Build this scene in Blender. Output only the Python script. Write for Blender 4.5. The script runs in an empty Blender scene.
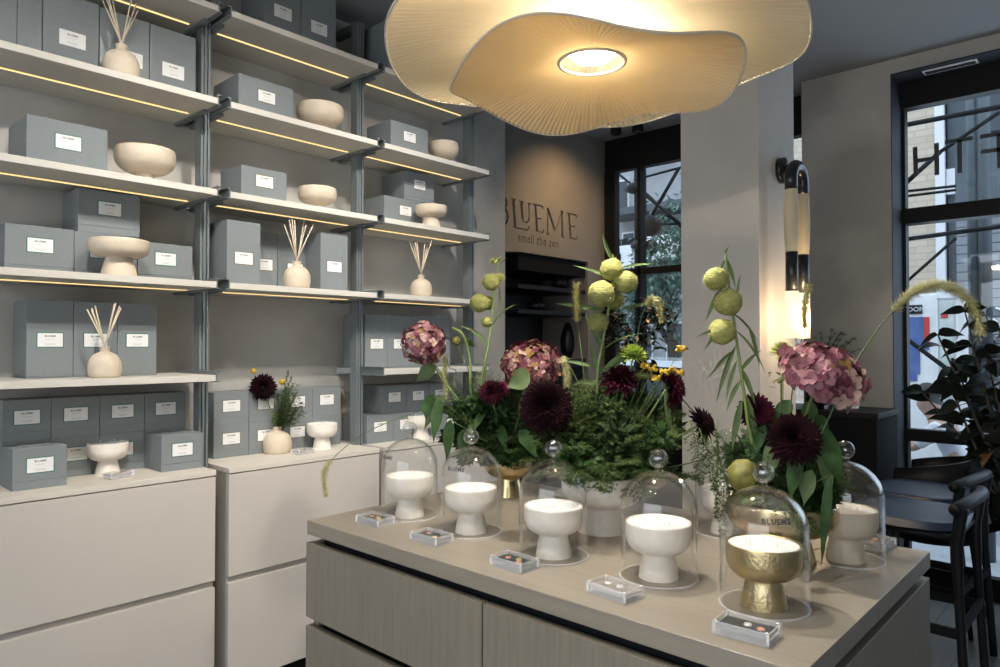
import bpy, bmesh, math, random
from mathutils import Vector, Matrix, Quaternion, noise as mnoise
random.seed(11)
PI = math.pi
SC = bpy.context.scene
COL = SC.collection
rnd = random.random
def ru(a, b): return a + (b - a) * random.random()

# ------------------------------------------------------------------ camera
FPX = 700.0
CH = 1.4
PITCH = math.atan(12.5 / 700)
YAW = math.radians(47.35)
CF = Vector((math.sin(YAW) * math.cos(PITCH), math.cos(YAW) * math.cos(PITCH), math.sin(PITCH)))
CR = Vector((math.cos(YAW), -math.sin(YAW), 0))
CU = CR.cross(CF)
CAM0 = Vector((0, 0, CH))
cd = bpy.data.cameras.new('camera')
cd.sensor_width = 36; cd.lens = 36 * FPX / 1000; cd.clip_start = 0.05; cd.clip_end = 200
cam = bpy.data.objects.new('camera', cd); COL.objects.link(cam)
cam.location = CAM0
cam.rotation_euler = Matrix((CR, CU, -CF)).transposed().to_euler()
SC.camera = cam

def at(px, py, X=None, Y=None, Z=None, D=None):
    """measured photo point -> place in the room, on a known plane or at a known distance"""
    d = CF + CR * ((px - 500) / FPX) + CU * ((333.5 - py) / FPX)
    t = D if D is not None else (X / d.x if X is not None else (Y / d.y if Y is not None else (Z - CH) / d.z))
    return CAM0 + d * t

# ------------------------------------------------------------------ materials
MATS = {}
def nd(nt, t, **kw):
    n = nt.nodes.new(t)
    for k, v in kw.items(): setattr(n, k, v)
    return n
def mat(name, col, rough=0.6, metal=0.0, var=0.0, vscale=6.0, stretch=(1, 1, 1), bump=0.0, bscale=60.0,
        spec=0.5, coat=0.0, sheen=0.0, trans=0.0, detail=4.0, col2=None, ramp=(.3, .7)):
    m = bpy.data.materials.new(name); m.use_nodes = True
    nt = m.node_tree; b = nt.nodes['Principled BSDF']
    b.inputs['Base Color'].default_value = (*col, 1)
    b.inputs['Roughness'].default_value = rough
    b.inputs['Metallic'].default_value = metal
    b.inputs['Specular IOR Level'].default_value = spec
    b.inputs['Coat Weight'].default_value = coat
    b.inputs['Sheen Weight'].default_value = sheen
    tc = nd(nt, 'ShaderNodeTexCoord'); mp = nd(nt, 'ShaderNodeMapping')
    mp.inputs['Scale'].default_value = stretch
    nt.links.new(tc.outputs['Object'], mp.inputs['Vector'])
    if var > 0 or col2:
        n = nd(nt, 'ShaderNodeTexNoise'); n.inputs['Scale'].default_value = vscale; n.inputs['Detail'].default_value = detail
        nt.links.new(mp.outputs[0], n.inputs['Vector'])
        r = nd(nt, 'ShaderNodeValToRGB')
        r.color_ramp.elements[0].position = ramp[0]; r.color_ramp.elements[1].position = ramp[1]
        a = col2 if col2 else tuple(max(0, c * (1 - var)) for c in col)
        z = col if col2 else tuple(min(1, c * (1 + var)) for c in col)
        r.color_ramp.elements[0].color = (*a, 1); r.color_ramp.elements[1].color = (*z, 1)
        nt.links.new(n.outputs['Fac'], r.inputs['Fac'])
        nt.links.new(r.outputs['Color'], b.inputs['Base Color'])
    if bump > 0:
        n2 = nd(nt, 'ShaderNodeTexNoise'); n2.inputs['Scale'].default_value = bscale; n2.inputs['Detail'].default_value = 3
        nt.links.new(mp.outputs[0], n2.inputs['Vector'])
        bp = nd(nt, 'ShaderNodeBump'); bp.inputs['Strength'].default_value = bump; bp.inputs['Distance'].default_value = 0.01
        nt.links.new(n2.outputs['Fac'], bp.inputs['Height']); nt.links.new(bp.outputs[0], b.inputs['Normal'])
    if trans > 0:
        tr = nd(nt, 'ShaderNodeBsdfTranslucent'); tr.inputs['Color'].default_value = (*col, 1)
        mx = nd(nt, 'ShaderNodeMixShader'); mx.inputs[0].default_value = trans
        out = nt.nodes['Material Output']
        nt.links.new(b.outputs[0], mx.inputs[1]); nt.links.new(tr.outputs[0], mx.inputs[2]); nt.links.new(mx.outputs[0], out.inputs[0])
    MATS[name] = m
    return m
def emis(name, col, s):
    m = bpy.data.materials.new(name); m.use_nodes = True
    nt = m.node_tree; nt.nodes.clear()
    e = nd(nt, 'ShaderNodeEmission'); e.inputs[0].default_value = (*col, 1); e.inputs[1].default_value = s
    o = nd(nt, 'ShaderNodeOutputMaterial'); nt.links.new(e.outputs[0], o.inputs[0])
    return m
def thin_glass(name, tint=(1, 1, 1), ior=1.35, rough=0.0, boost=1.0):
    m = bpy.data.materials.new(name); m.use_nodes = True
    nt = m.node_tree; nt.nodes.clear()
    t = nd(nt, 'ShaderNodeBsdfTransparent'); t.inputs[0].default_value = (*tint, 1)
    g = nd(nt, 'ShaderNodeBsdfGlossy'); g.inputs['Roughness'].default_value = rough; g.inputs[0].default_value = (1, 1, 1, 1)
    f = nd(nt, 'ShaderNodeLayerWeight'); f.inputs['Blend'].default_value = 0.5
    pw = nd(nt, 'ShaderNodeMath', operation='POWER'); pw.inputs[1].default_value = 3.6
    mm = nd(nt, 'ShaderNodeMath', operation='MULTIPLY_ADD'); mm.inputs[1].default_value = boost * 0.75; mm.inputs[2].default_value = ior * 0.1
    nt.links.new(f.outputs['Facing'], pw.inputs[0]); nt.links.new(pw.outputs[0], mm.inputs[0])
    mx = nd(nt, 'ShaderNodeMixShader'); o = nd(nt, 'ShaderNodeOutputMaterial')
    nt.links.new(mm.outputs[0], mx.inputs[0]); nt.links.new(t.outputs[0], mx.inputs[1]); nt.links.new(g.outputs[0], mx.inputs[2])
    nt.links.new(mx.outputs[0], o.inputs[0])
    return m
def frost(name, a):
    m = bpy.data.materials.new(name); m.use_nodes = True
    nt = m.node_tree; b = nt.nodes['Principled BSDF']; b.inputs['Base Color'].default_value = (.92, .92, .93, 1); b.inputs['Roughness'].default_value = .15
    t = nd(nt, 'ShaderNodeBsdfTransparent'); mx = nd(nt, 'ShaderNodeMixShader'); mx.inputs[0].default_value = a
    nt.links.new(t.outputs[0], mx.inputs[1]); nt.links.new(b.outputs[0], mx.inputs[2]); nt.links.new(mx.outputs[0], nt.nodes['Material Output'].inputs[0])
    return m
def real_glass(name, tint=(1, 1, 1), ior=1.45, rough=0.0):
    m = bpy.data.materials.new(name); m.use_nodes = True
    nt = m.node_tree; nt.nodes.clear()
    g = nd(nt, 'ShaderNodeBsdfGlass'); g.inputs['IOR'].default_value = ior; g.inputs['Roughness'].default_value = rough
    g.inputs[0].default_value = (*tint, 1)
    o = nd(nt, 'ShaderNodeOutputMaterial'); nt.links.new(g.outputs[0], o.inputs[0])
    return m

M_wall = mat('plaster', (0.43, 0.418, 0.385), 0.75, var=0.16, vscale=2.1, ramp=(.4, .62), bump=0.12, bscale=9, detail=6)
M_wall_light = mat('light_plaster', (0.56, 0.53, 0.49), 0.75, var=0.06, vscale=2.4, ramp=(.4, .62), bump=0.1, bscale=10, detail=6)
M_ceil = mat('ceiling_plaster', (0.30, 0.31, 0.32), 0.9, var=0.04, vscale=1.2)
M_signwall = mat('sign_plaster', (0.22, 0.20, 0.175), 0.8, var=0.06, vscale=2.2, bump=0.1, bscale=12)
M_niche = mat('niche_dark', (0.030, 0.033, 0.038), 0.6)
M_black = mat('black_metal', (0.009, 0.009, 0.010), 0.5, spec=.2)
M_blackwood = mat('black_wood', (0.007, 0.008, 0.010), 0.45, spec=.25, var=0.2, vscale=12, stretch=(1, 1, 8))
M_seat = mat('blueblack_seat', (0.019, 0.032, 0.064), 0.38, var=0.25, vscale=9, stretch=(8, 1.2, 1))
M_frame = mat('window_frame', (0.009, 0.009, 0.009), 0.6, spec=.2)
M_reveal = mat('window_reveal', (0.030, 0.034, 0.042), 0.7, spec=.2)
M_shelf = mat('shelf_board', (0.60, 0.57, 0.51), 0.55, var=0.02)
M_cab = mat('cabinet_lacquer', (0.53, 0.49, 0.44), 0.5, var=0.015)
M_cabtop = mat('cabinet_top', (0.62, 0.575, 0.50), 0.5, var=0.03, vscale=4, stretch=(1, 6, 6))
M_cabside = mat('cabinet_groove', (0.42, 0.39, 0.355), 0.55)
M_dark = mat('dark_plinth', (0.009, 0.009, 0.010), 0.8, spec=.12)
M_metal = mat('slate_metal', (0.165, 0.188, 0.192), 0.45, metal=0.1, var=0.04)
M_box = mat('slate_paper', (0.192, 0.214, 0.222), 0.7, var=0.05, vscale=140, bump=0.04, bscale=500)
M_boxw = mat('wrapped_slate_paper', (0.192, 0.214, 0.222), 0.28, var=0.08, vscale=5, bump=0.25, bscale=18, coat=0.5)
M_label = mat('label_paper', (0.78, 0.78, 0.76), 0.6)
M_green = mat('label_green', (0.03, 0.16, 0.13), 0.6)
M_brown = mat('label_bronze', (0.16, 0.13, 0.07), 0.6)
M_ink = mat('ink', (0.05, 0.05, 0.05), 0.7)
M_inkl = mat('pale_ink', (0.35, 0.36, 0.36), 0.7)
M_stone = mat('cream_stone', (0.62, 0.525, 0.40), 0.6, var=0.10, vscale=14, bump=0.10, bscale=45, detail=6)
M_stonew = mat('white_stone', (0.78, 0.72, 0.64), 0.6, var=0.08, vscale=22, bump=0.16, bscale=60, detail=7)
M_wax = mat('white_wax', (0.90, 0.885, 0.86), 0.45)
M_wick = mat('wick', (0.85, 0.82, 0.75), 0.8)
M_gold = mat('brushed_gold', (0.60, 0.48, 0.26), 0.36, metal=1.0, var=0.16, vscale=30, bump=0.22, bscale=150)
M_goldp = mat('polished_gold', (0.62, 0.49, 0.27), 0.22, metal=1.0, var=0.08, vscale=10)
M_reed = mat('reed', (0.66, 0.56, 0.42), 0.7, var=0.1, vscale=30)
M_island = mat('taupe_wood', (0.225, 0.196, 0.150), 0.45, var=0.10, vscale=9, stretch=(10, 10, 0.7), bump=0.05, bscale=80)
M_islandtop = mat('taupe_top', (0.270, 0.235, 0.185), 0.42, var=0.07, vscale=6, stretch=(9, 0.8, 9), bump=0.04, bscale=60)
M_glass = thin_glass('cloche_glass', (0.996, 0.998, 0.996), 0.38, boost=1.0)
M_knob = thin_glass('knob_glass', (0.93, 0.94, 0.94), 1.3, boost=1.1)
M_pane = thin_glass('window_glass', (0.88, 0.92, 0.95), 0.38, boost=0.7)
M_acryl = thin_glass('acrylic', (0.99, 0.99, 0.99), 0.12, boost=.35)
M_acedge = frost('acrylic_edge', .24)
M_lamp = None
M_bulb = emis('lamp_bulb', (1.0, 0.86, 0.62), 14)
M_tubeglow = None
M_led = emis('led_strip', (1.0, 0.70, 0.30), 1.0)
M_cream = mat('lamp_barrel', (0.58, 0.50, 0.34), 0.6, var=0.06, vscale=60, stretch=(1, 1, 0.1))
M_blacklamp = mat('lamp_black', (0.012, 0.013, 0.016), 0.3)
M_stem = mat('stem_green', (0.165, 0.225, 0.055), 0.5, var=0.15, vscale=25)
M_leaf = mat('leaf_green', (0.036, 0.082, 0.022), 0.55, spec=.3, var=0.4, vscale=35, trans=0.25)
M_leafl = mat('leaf_pale', (0.13, 0.185, 0.075), 0.6, spec=.3, var=0.3, vscale=18, trans=0.25)
M_fern = mat('fern_green', (0.050, 0.082, 0.022), 0.6, spec=.2, var=0.35, vscale=15, trans=0.2)
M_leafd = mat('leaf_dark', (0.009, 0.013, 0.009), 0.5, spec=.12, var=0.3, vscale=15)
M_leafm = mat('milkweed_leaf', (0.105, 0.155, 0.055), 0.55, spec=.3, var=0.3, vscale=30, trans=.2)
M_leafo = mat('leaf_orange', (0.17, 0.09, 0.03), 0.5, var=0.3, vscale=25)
M_dahlia = mat('dahlia_dark', (0.014, 0.002, 0.004), 0.8, spec=.15, var=0.5, vscale=30)
M_dahlia2 = mat('dahlia_plum', (0.042, 0.004, 0.012), 0.8, spec=.15, var=0.4, vscale=30)
M_magenta = mat('magenta_petal', (0.25, 0.03, 0.08), 0.5, var=0.3, vscale=30)
M_lime = mat('lime_petal', (0.33, 0.43, 0.07), 0.5, var=0.2, vscale=25, trans=0.15)
M_ball = mat('lime_pod', (0.31, 0.31, 0.09), 0.7, var=0.28, vscale=60, stretch=(1, 1, 4), bump=.5, bscale=90, trans=0.15)
M_hair = mat('pod_hair', (0.50, 0.52, 0.17), 0.6)
M_olive = mat('olive_pod', (0.16, 0.15, 0.03), 0.6, var=0.35, vscale=40, bump=0.3)
M_yellow = mat('yellow_ball', (0.55, 0.36, 0.03), 0.7, var=0.2, vscale=90, bump=0.5, bscale=200)
M_fox = mat('foxtail_hair', (0.40, 0.37, 0.17), 0.7, var=0.15, vscale=40)
M_foxg = mat('foxtail_core', (0.27, 0.28, 0.08), 0.7)
M_h = [mat('petal_rose', (0.17, 0.04, 0.062), 0.55, var=0.25, vscale=40, trans=0.15),
       mat('petal_pink', (0.27, 0.105, 0.125), 0.55, var=0.2, vscale=40, trans=0.15),
       mat('petal_burgundy', (0.09, 0.015, 0.025), 0.55, var=0.3, vscale=40),
       mat('petal_cream', (0.42, 0.27, 0.22), 0.55, var=0.15, vscale=40, trans=0.15),
       mat('petal_ochre', (0.24, 0.14, 0.035), 0.55, var=0.25, vscale=40)]
M_moss = mat('moss', (0.045, 0.085, 0.02), 0.9, var=0.5, vscale=60, bump=0.8, bscale=120)
M_white = mat('white_paint', (0.72, 0.74, 0.76), 0.5)
M_plate = mat('plate', (0.65, 0.62, 0.56), 0.4)
M_letter = mat('window_letter', (0.045, 0.055, 0.065), 0.5)

# ------------------------------------------------------------------ mesh building
class MB:
    def __init__(s): s.v = []; s.f = []; s.m = []; s.s = []
    def add(s, vs, fs, mi=0, smooth=True):
        o = len(s.v); s.v += [tuple(v) for v in vs]
        for f in fs: s.f.append(tuple(i + o for i in f)); s.m.append(mi); s.s.append(smooth)
    def box(s, x0, x1, y0, y1, z0, z1, bev=0.0, mi=0):
        x0, x1 = min(x0, x1), max(x0, x1); y0, y1 = min(y0, y1), max(y0, y1); z0, z1 = min(z0, z1), max(z0, z1)
        b = bev
        if b <= 0:
            vs = [(x, y, z) for z in (z0, z1) for y in (y0, y1) for x in (x0, x1)]
            s.add(vs, [(0, 2, 3, 1), (4, 5, 7, 6), (0, 1, 5, 4), (2, 6, 7, 3), (0, 4, 6, 2), (1, 3, 7, 5)], mi, False); return
        bm = bmesh.new(); bmesh.ops.create_cube(bm, size=1.0)
        for v in bm.verts:
            v.co = Vector(((x0 + x1) / 2 + v.co.x * (x1 - x0), (y0 + y1) / 2 + v.co.y * (y1 - y0), (z0 + z1) / 2 + v.co.z * (z1 - z0)))
        bmesh.ops.bevel(bm, geom=bm.edges[:], offset=b, segments=2, profile=0.5, affect='EDGES')
        bm.verts.index_update()
        s.add([v.co[:] for v in bm.verts], [[v.index for v in f.verts] for f in bm.faces], mi, False)
        bm.free()
    def obox(s, c, ax, ay, az, sx, sy, sz, mi=0):
        vs = []
        for k in (-.5, .5):
            for j in (-.5, .5):
                for i in (-.5, .5): vs.append(c + ax * (sx * i) + ay * (sy * j) + az * (sz * k))
        s.add(vs, [(0, 2, 3, 1), (4, 5, 7, 6), (0, 1, 5, 4), (2, 6, 7, 3), (0, 4, 6, 2), (1, 3, 7, 5)], mi, False)
    def lathe(s, prof, n=48, c=(0, 0, 0), mi=0, closed=False):
        vs = []; fs = []
        for (r, z) in prof:
            for i in range(n):
                a = 2 * PI * i / n; vs.append((c[0] + max(r, 1e-5) * math.cos(a), c[1] + max(r, 1e-5) * math.sin(a), c[2] + z))
        k = len(prof)
        for j in range(k - 1 if not closed else k):
            j2 = (j + 1) % k
            for i in range(n):
                i2 = (i + 1) % n; fs.append((j * n + i, j * n + i2, j2 * n + i2, j2 * n + i))
        s.add(vs, fs, mi)
    def tube(s, pts, rad, n=8, mi=0, cap=True):
        pts = [Vector(p) for p in pts]
        if not hasattr(rad, '__len__'): rad = [rad] * len(pts)
        vs = []; fs = []; nrm = None
        for i, p in enumerate(pts):
            t = (pts[min(i + 1, len(pts) - 1)] - pts[max(i - 1, 0)])
            if t.length < 1e-9: t = Vector((0, 0, 1))
            t.normalize()
            if nrm is None:
                a = Vector((0, 0, 1)) if abs(t.z) < 0.9 else Vector((1, 0, 0)); nrm = t.cross(a).normalized()
            else:
                nrm = (nrm - t * nrm.dot(t))
                nrm = nrm.normalized() if nrm.length > 1e-6 else t.orthogonal().normalized()
            b = t.cross(nrm)
            for k in range(n):
                a = 2 * PI * k / n; vs.append(p + (nrm * math.cos(a) + b * math.sin(a)) * rad[i])
        for i in range(len(pts) - 1):
            for k in range(n):
                k2 = (k + 1) % n; fs.append((i * n + k, i * n + k2, (i + 1) * n + k2, (i + 1) * n + k))
        if cap:
            fs.append(tuple(range(n - 1, -1, -1))); fs.append(tuple(range((len(pts) - 1) * n, len(pts) * n)))
        s.add(vs, fs, mi)
    def sphere(s, c, r, n=16, mi=0, sc=(1, 1, 1), bumpy=0.0):
        vs = []; fs = []; h = n // 2
        for j in range(h + 1):
            ph = PI * j / h
            for i in range(n):
                a = 2 * PI * i / n; d = Vector((math.sin(ph) * math.cos(a), math.sin(ph) * math.sin(a), math.cos(ph)))
                rr = r * (1 + bumpy * mnoise.noise(d * 2.3 + Vector(c) * 31))
                vs.append((c[0] + d.x * rr * sc[0], c[1] + d.y * rr * sc[1], c[2] + d.z * rr * sc[2]))
        for j in range(h):
            for i in range(n):
                i2 = (i + 1) % n; fs.append((j * n + i, (j + 1) * n + i, (j + 1) * n + i2, j * n + i2))
        s.add(vs, fs, mi)
    def prism(s, poly, y0, y1, mi=0):
        """polygon in x-z extruded along y"""
        n = len(poly)
        vs = [(x, y0, z) for x, z in poly] + [(x, y1, z) for x, z in poly]
        fs = [tuple(range(n)), tuple(range(2 * n - 1, n - 1, -1))] + [(i, i + n, (i + 1) % n + n, (i + 1) % n) for i in range(n)]
        s.add(vs, fs, mi, False)
    def leaf(s, base, d, up, L, W, droop=0.3, n=7, prof=0.5, fold=0.25, mi=0, wave=0.0):
        base = Vector(base); d = Vector(d).normalized(); up = Vector(up)
        side = d.cross(up)
        if side.length < 1e-4: side = d.orthogonal()
        side.normalize(); vs = []; fs = []; p = base.copy(); dd = d.copy()
        for i in range(n + 1):
            t = i / n
            w = W * 0.5 * math.sin(PI * min(1, t ** prof if prof != 1 else t)) if t < 1 else 0.0
            w = max(w, W * 0.02)
            nn = side.cross(dd).normalized()
            off = wave * W * math.sin(t * 9)
            vs += [p - side * w + nn * (fold * w + off), p.copy(), p + side * w + nn * (fold * w - off)]
            dd = (dd + Vector((0, 0, -1)) * droop / n).normalized()
            p = p + dd * (L / n)
        for i in range(n):
            a = i * 3; fs += [(a, a + 1, a + 4, a + 3), (a + 1, a + 2, a + 5, a + 4)]
        s.add(vs, fs, mi)
    def build(s, name, mats, parent=None, origin=None):
        me = bpy.data.meshes.new(name)
        o0 = Vector(origin) if origin is not None else (parent_world(parent) if parent else Vector((0, 0, 0)))
        me.from_pydata([(v[0] - o0.x, v[1] - o0.y, v[2] - o0.z) for v in s.v], [], s.f)
        if not isinstance(mats, (list, tuple)): mats = [mats]
        for m in mats: me.materials.append(m)
        me.polygons.foreach_set('material_index', s.m); me.polygons.foreach_set('use_smooth', s.s)
        me.validate(); me.update()
        o = bpy.data.objects.new(name, me); COL.objects.link(o)
        if parent: o.parent = parent
        elif origin is not None: o.location = o0
        return o
def parent_world(p):
    v = Vector((0, 0, 0))
    while p is not None: v += p.location; p = p.parent
    return v
def thing(name, label, cat, loc=(0, 0, 0), group=None):
    o = bpy.data.objects.new(name, None); COL.objects.link(o); o.location = loc; o.empty_display_size = 0.05
    o['label'] = label; o['category'] = cat
    if group: o['group'] = group
    return o
def tag(o, label, cat, group=None):
    o['label'] = label; o['category'] = cat
    if group: o['group'] = group
    return o
def struct(o): o['kind'] = 'structure'; return o
KIDS = {}
def kids(o): return [c for c in COL.objects if c.parent == o]
def dup(root, loc, label, group=None, rotz=0.0, scale=None):
    r = root.copy(); COL.objects.link(r); r.location = loc; r.rotation_euler = (0, 0, rotz)
    if scale: r.scale = scale
    r['label'] = label
    if group: r['group'] = group
    def rec(a, b):
        for ch in list(a.children):
            c = ch.copy(); COL.objects.link(c); c.parent = b; rec(ch, c)
    rec(root, r)
    return r
def crom(pts, k=6):
    pts = [Vector(p) for p in pts]; out = []
    for i in range(len(pts) - 1):
        p0 = pts[max(i - 1, 0)]; p1 = pts[i]; p2 = pts[i + 1]; p3 = pts[min(i + 2, len(pts) - 1)]
        for j in range(k):
            t = j / k
            out.append(0.5 * ((2 * p1) + (p2 - p0) * t + (2 * p0 - 5 * p1 + 4 * p2 - p3) * t * t + (3 * p1 - p0 - 3 * p2 + p3) * t ** 3))
    out.append(pts[-1]); return out
_TX = {}
def text_verts(s, size, ext=0.0, spacing=1.0, bold=0.0):
    """flat or extruded lettering in the x-y plane, centred on the origin"""
    key = (s, size, ext, spacing, bold)
    if key in _TX: return _TX[key]
    c = bpy.data.curves.new('txt', 'FONT'); c.body = s; c.size = size; c.extrude = ext; c.align_x = 'CENTER'; c.align_y = 'CENTER'
    c.space_character = spacing; c.offset = bold; c.resolution_u = 3
    o = bpy.data.objects.new('txt', c); COL.objects.link(o)
    bpy.context.view_layer.update()
    dg = bpy.context.evaluated_depsgraph_get()
    me = bpy.data.meshes.new_from_object(o.evaluated_get(dg))
    r = ([v.co.copy() for v in me.vertices], [tuple(p.vertices) for p in me.polygons])
    bpy.data.objects.remove(o); bpy.data.meshes.remove(me)
    _TX[key] = r
    return r

exec_parts = []
# ================================================================== ROOM
ZC = 3.04; YW = 2.96; XE = 4.45; XG = 4.70; YS = 3.167; XW = -2.4; YB = -2.8
YF = 2.594
def sbox(name, m, *a, bev=0):
    b = MB(); b.box(*a, bev=bev); return struct(b.build(name, m))
M_floor = bpy.data.materials.new('floor_planks'); M_floor.use_nodes = True
nt = M_floor.node_tree; bs = nt.nodes['Principled BSDF']
tc = nd(nt, 'ShaderNodeTexCoord'); br = nd(nt, 'ShaderNodeTexBrick'); br.offset = 0.5
br.inputs['Color1'].default_value = (0.19, 0.185, 0.18, 1); br.inputs['Color2'].default_value = (0.14, 0.14, 0.14, 1)
br.inputs['Mortar'].default_value = (0.05, 0.05, 0.05, 1); br.inputs['Scale'].default_value = 1.0
br.inputs['Brick Width'].default_value = 1.6; br.inputs['Row Height'].default_value = 0.16; br.inputs['Mortar Size'].default_value = 0.003
nt.links.new(tc.outputs['Object'], br.inputs['Vector'])
nz = nd(nt, 'ShaderNodeTexNoise'); nz.inputs['Scale'].default_value = 5; mp = nd(nt, 'ShaderNodeMapping'); mp.inputs['Scale'].default_value = (1, 12, 1)
nt.links.new(tc.outputs['Object'], mp.inputs[0]); nt.links.new(mp.outputs[0], nz.inputs['Vector'])
mxn = nd(nt, 'ShaderNodeMixRGB', blend_type='MULTIPLY'); mxn.inputs[0].default_value = 0.6
nt.links.new(br.outputs['Color'], mxn.inputs[1]); nt.links.new(nz.outputs['Fac'], mxn.inputs[2]); nt.links.new(mxn.outputs[0], bs.inputs['Base Color'])
bs.inputs['Roughness'].default_value = 0.35
sbox('floor', M_floor, XW, XG + .06, YB, 3.62, -0.05, 0)
sbox('ceiling', M_ceil, XW, XG + .1, YB, 3.62, ZC, ZC + .1)
sbox('wall_north', M_wall, XW, 3.26, YW, 3.62, 0, ZC)
# east side: pier between the two windows, wall south of the wide window
sbox('wall_east', M_wall, XE, XG + .1, 1.056, 1.552, 0, ZC)
Y2 = -1.6
b = MB(); b.box(XE, XG + .1, YB, Y2, 0, ZC); b.box(XE, XG + .1, Y2, 1.056, 2.96, ZC); struct(b.build('wall_east_return', M_wall))
b = MB(); b.box(XE + .002, XG, 1.052, 1.0565, 0, 2.957); b.box(XE + .002, XG, Y2, 1.0565, 2.953, 2.9605); struct(b.build('trim_1', M_reveal))
# west wall with a wide glazed opening, closed south wall
b = MB(); b.box(XW - .1, XW, YB, YB + .5, 0, ZC); b.box(XW - .1, XW, 1.9, 3.62, 0, ZC); b.box(XW - .1, XW, YB + .5, 1.9, 0, .4); b.box(XW - .1, XW, YB + .5, 1.9, 2.7, ZC); struct(b.build('wall_west', M_wall))
b = MB(); b.box(XW, XG + .1, YB - .1, YB, 0, ZC); struct(b.build('wall_south', M_wall))

# --- bulkhead with the carved sign
xr = at(588, 300, Y=YS).x
zb = at(520.7, 251.7, Y=YS).z; xc = at(520.7, 251.7, Y=YS).x; zl = at(505, 254, Y=YS).z
bh = MB()
bh.prism([(3.18, zl - .008), (3.27, zl), (xc, zb), (XG + .1, zb), (XG + .1, ZC), (3.18, ZC)], YS, 3.30)
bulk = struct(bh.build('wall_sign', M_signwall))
# letter strokes, carved out of the plaster: (photo points on the wall face)
def S(px, py): p = at(px, py, Y=YS); return Vector((p.x, 0, p.z))
cut = MB()
def stroke(a, b, w):
    a = S(*a) if not isinstance(a, Vector) else a; b = S(*b) if not isinstance(b, Vector) else b
    d = (b - a); L = d.length; d.normalize(); n = Vector((0, 1, 0)); s_ = d.cross(n)
    c = (a + b) / 2; cut.obox(Vector((c.x, YS + 0.004, c.z)), d, n, s_, L + w * .0, 0.030, w)
k = 1 / 6.67
def q(x, y): return (490 + x * k, 170 + y * k)
T = 0.022; t = 0.010
b0 = S(*q(152, 196)); 
stroke(q(155, 193), q(167, 386), T); stroke(q(160, 384), q(252, 402), t); stroke(q(250, 402), q(262, 376), t); stroke(q(140, 192), q(172, 200), t)
# U
stroke(q(209, 210), q(216, 318), T); stroke(q(195, 207), q(222, 214), t)
up = [q(216, 316), q(219, 335), q(226, 345), q(238, 350), q(250, 346), q(258, 334), q(261, 318)]
for a_, b_ in zip(up, up[1:]): stroke(a_, b_, t * 1.2)
stroke(q(261, 320), q(260, 222), t); stroke(q(250, 221), q(270, 226), t)
# E
def letE(x0, y0, x1, y1, drop):
    stroke(q(x0 + 14, y0), q(x0 + 26, y1), T); stroke(q(x0, y0 - 2), q(x0 + 62, y0 + drop), t); stroke(q(x0 + 62, y0 + drop - 2), q(x0 + 66, y0 + drop + 18), t)
    stroke(q(x0 + 22, (y0 + y1) / 2), q(x0 + 54, (y0 + y1) / 2 + drop * .5), t); stroke(q(x0 + 14, y1 - 2), q(x0 + 66, y1 + drop * .55), t); stroke(q(x0 + 66, y1 + drop * .55), q(x0 + 72, y1 + drop * .5 - 22), t)
letE(288, 230, 0, 410, 13); letE(512, 290, 0, 455, 11)
# M
stroke(q(386, 256), q(384, 426), t); stroke(q(384, 254), q(434, 408), T); stroke(q(434, 408), q(478, 278), t); stroke(q(480, 276), q(484, 444), T); stroke(q(468, 274), q(490, 279), t); stroke(q(376, 425), q(394, 429), t); stroke(q(474, 442), q(496, 447), t)
# B
stroke(q(62, 172), q(72, 352), T); stroke(q(50, 168), q(90, 178), t); stroke(q(60, 350), q(95, 360), t)
for pts in ([q(88, 178), q(104, 190), q(110, 212), q(108, 236), q(96, 256), q(70, 258)], [q(90, 258), q(110, 272), q(120, 298), q(118, 330), q(108, 352), q(92, 360)]):
    for a_, b_ in zip(pts, pts[1:]): stroke(a_, b_, T * .8)
cutter = cut.build('cutter', M_signwall)
# small line of words beneath, carved too
tv, tf = text_verts('smell the zen', 0.118, 0.012, 1.12)
x0 = at(490 + 188 * k, 170 + 450 * k, Y=YS); x1 = at(490 + 455 * k, 170 + 495 * k, Y=YS)
xs = [v.x for v in tv]; wsc = (x1.x - x0.x) / (max(xs) - min(xs))
me = bpy.data.meshes.new('cutter2')
me.from_pydata([(v.x * wsc + (x0.x + x1.x) / 2, YS + v.z, v.y * 0.80 + (x0.z + x1.z) / 2) for v in tv], [], tf)
bm = bmesh.new(); bm.from_mesh(me); bmesh.ops.remove_doubles(bm, verts=bm.verts, dist=1e-5); bmesh.ops.recalc_face_normals(bm, faces=bm.faces); bm.to_mesh(me); bm.free()
cutter2 = bpy.data.objects.new('cutter2', me); COL.objects.link(cutter2)
bm = bmesh.new(); bm.from_mesh(bulk.data); bmesh.ops.recalc_face_normals(bm, faces=bm.faces); bm.to_mesh(bulk.data); bm.free()
for cu in (cutter, cutter2):
    md = bulk.modifiers.new('carve', 'BOOLEAN'); md.operation = 'DIFFERENCE'; md.object = cu; md.solver = 'EXACT'; md.use_self = True
bpy.context.view_layer.update()
nm = bpy.data.meshes.new_from_object(bulk.evaluated_get(bpy.context.evaluated_depsgraph_get()))
print('SIGN verts', len(nm.vertices), len(bulk.data.vertices))
bulk.modifiers.clear()
if len(nm.vertices) > 60: bulk.data = nm
bulk.data.polygons.foreach_set('use_smooth', [False] * len(bulk.data.polygons))
bpy.data.objects.remove(cutter); bpy.data.objects.remove(cutter2)
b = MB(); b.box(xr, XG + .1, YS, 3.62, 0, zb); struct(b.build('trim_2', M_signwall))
b = MB(); b.box(3.18, XG, 3.30, 3.62, zb + .01, ZC); struct(b.build('wall_sign_back', M_dark))
b = MB(); b.box(3.2, XG + .1, 3.62, 3.70, 0, ZC); struct(b.build('wall_niche', M_niche))

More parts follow.
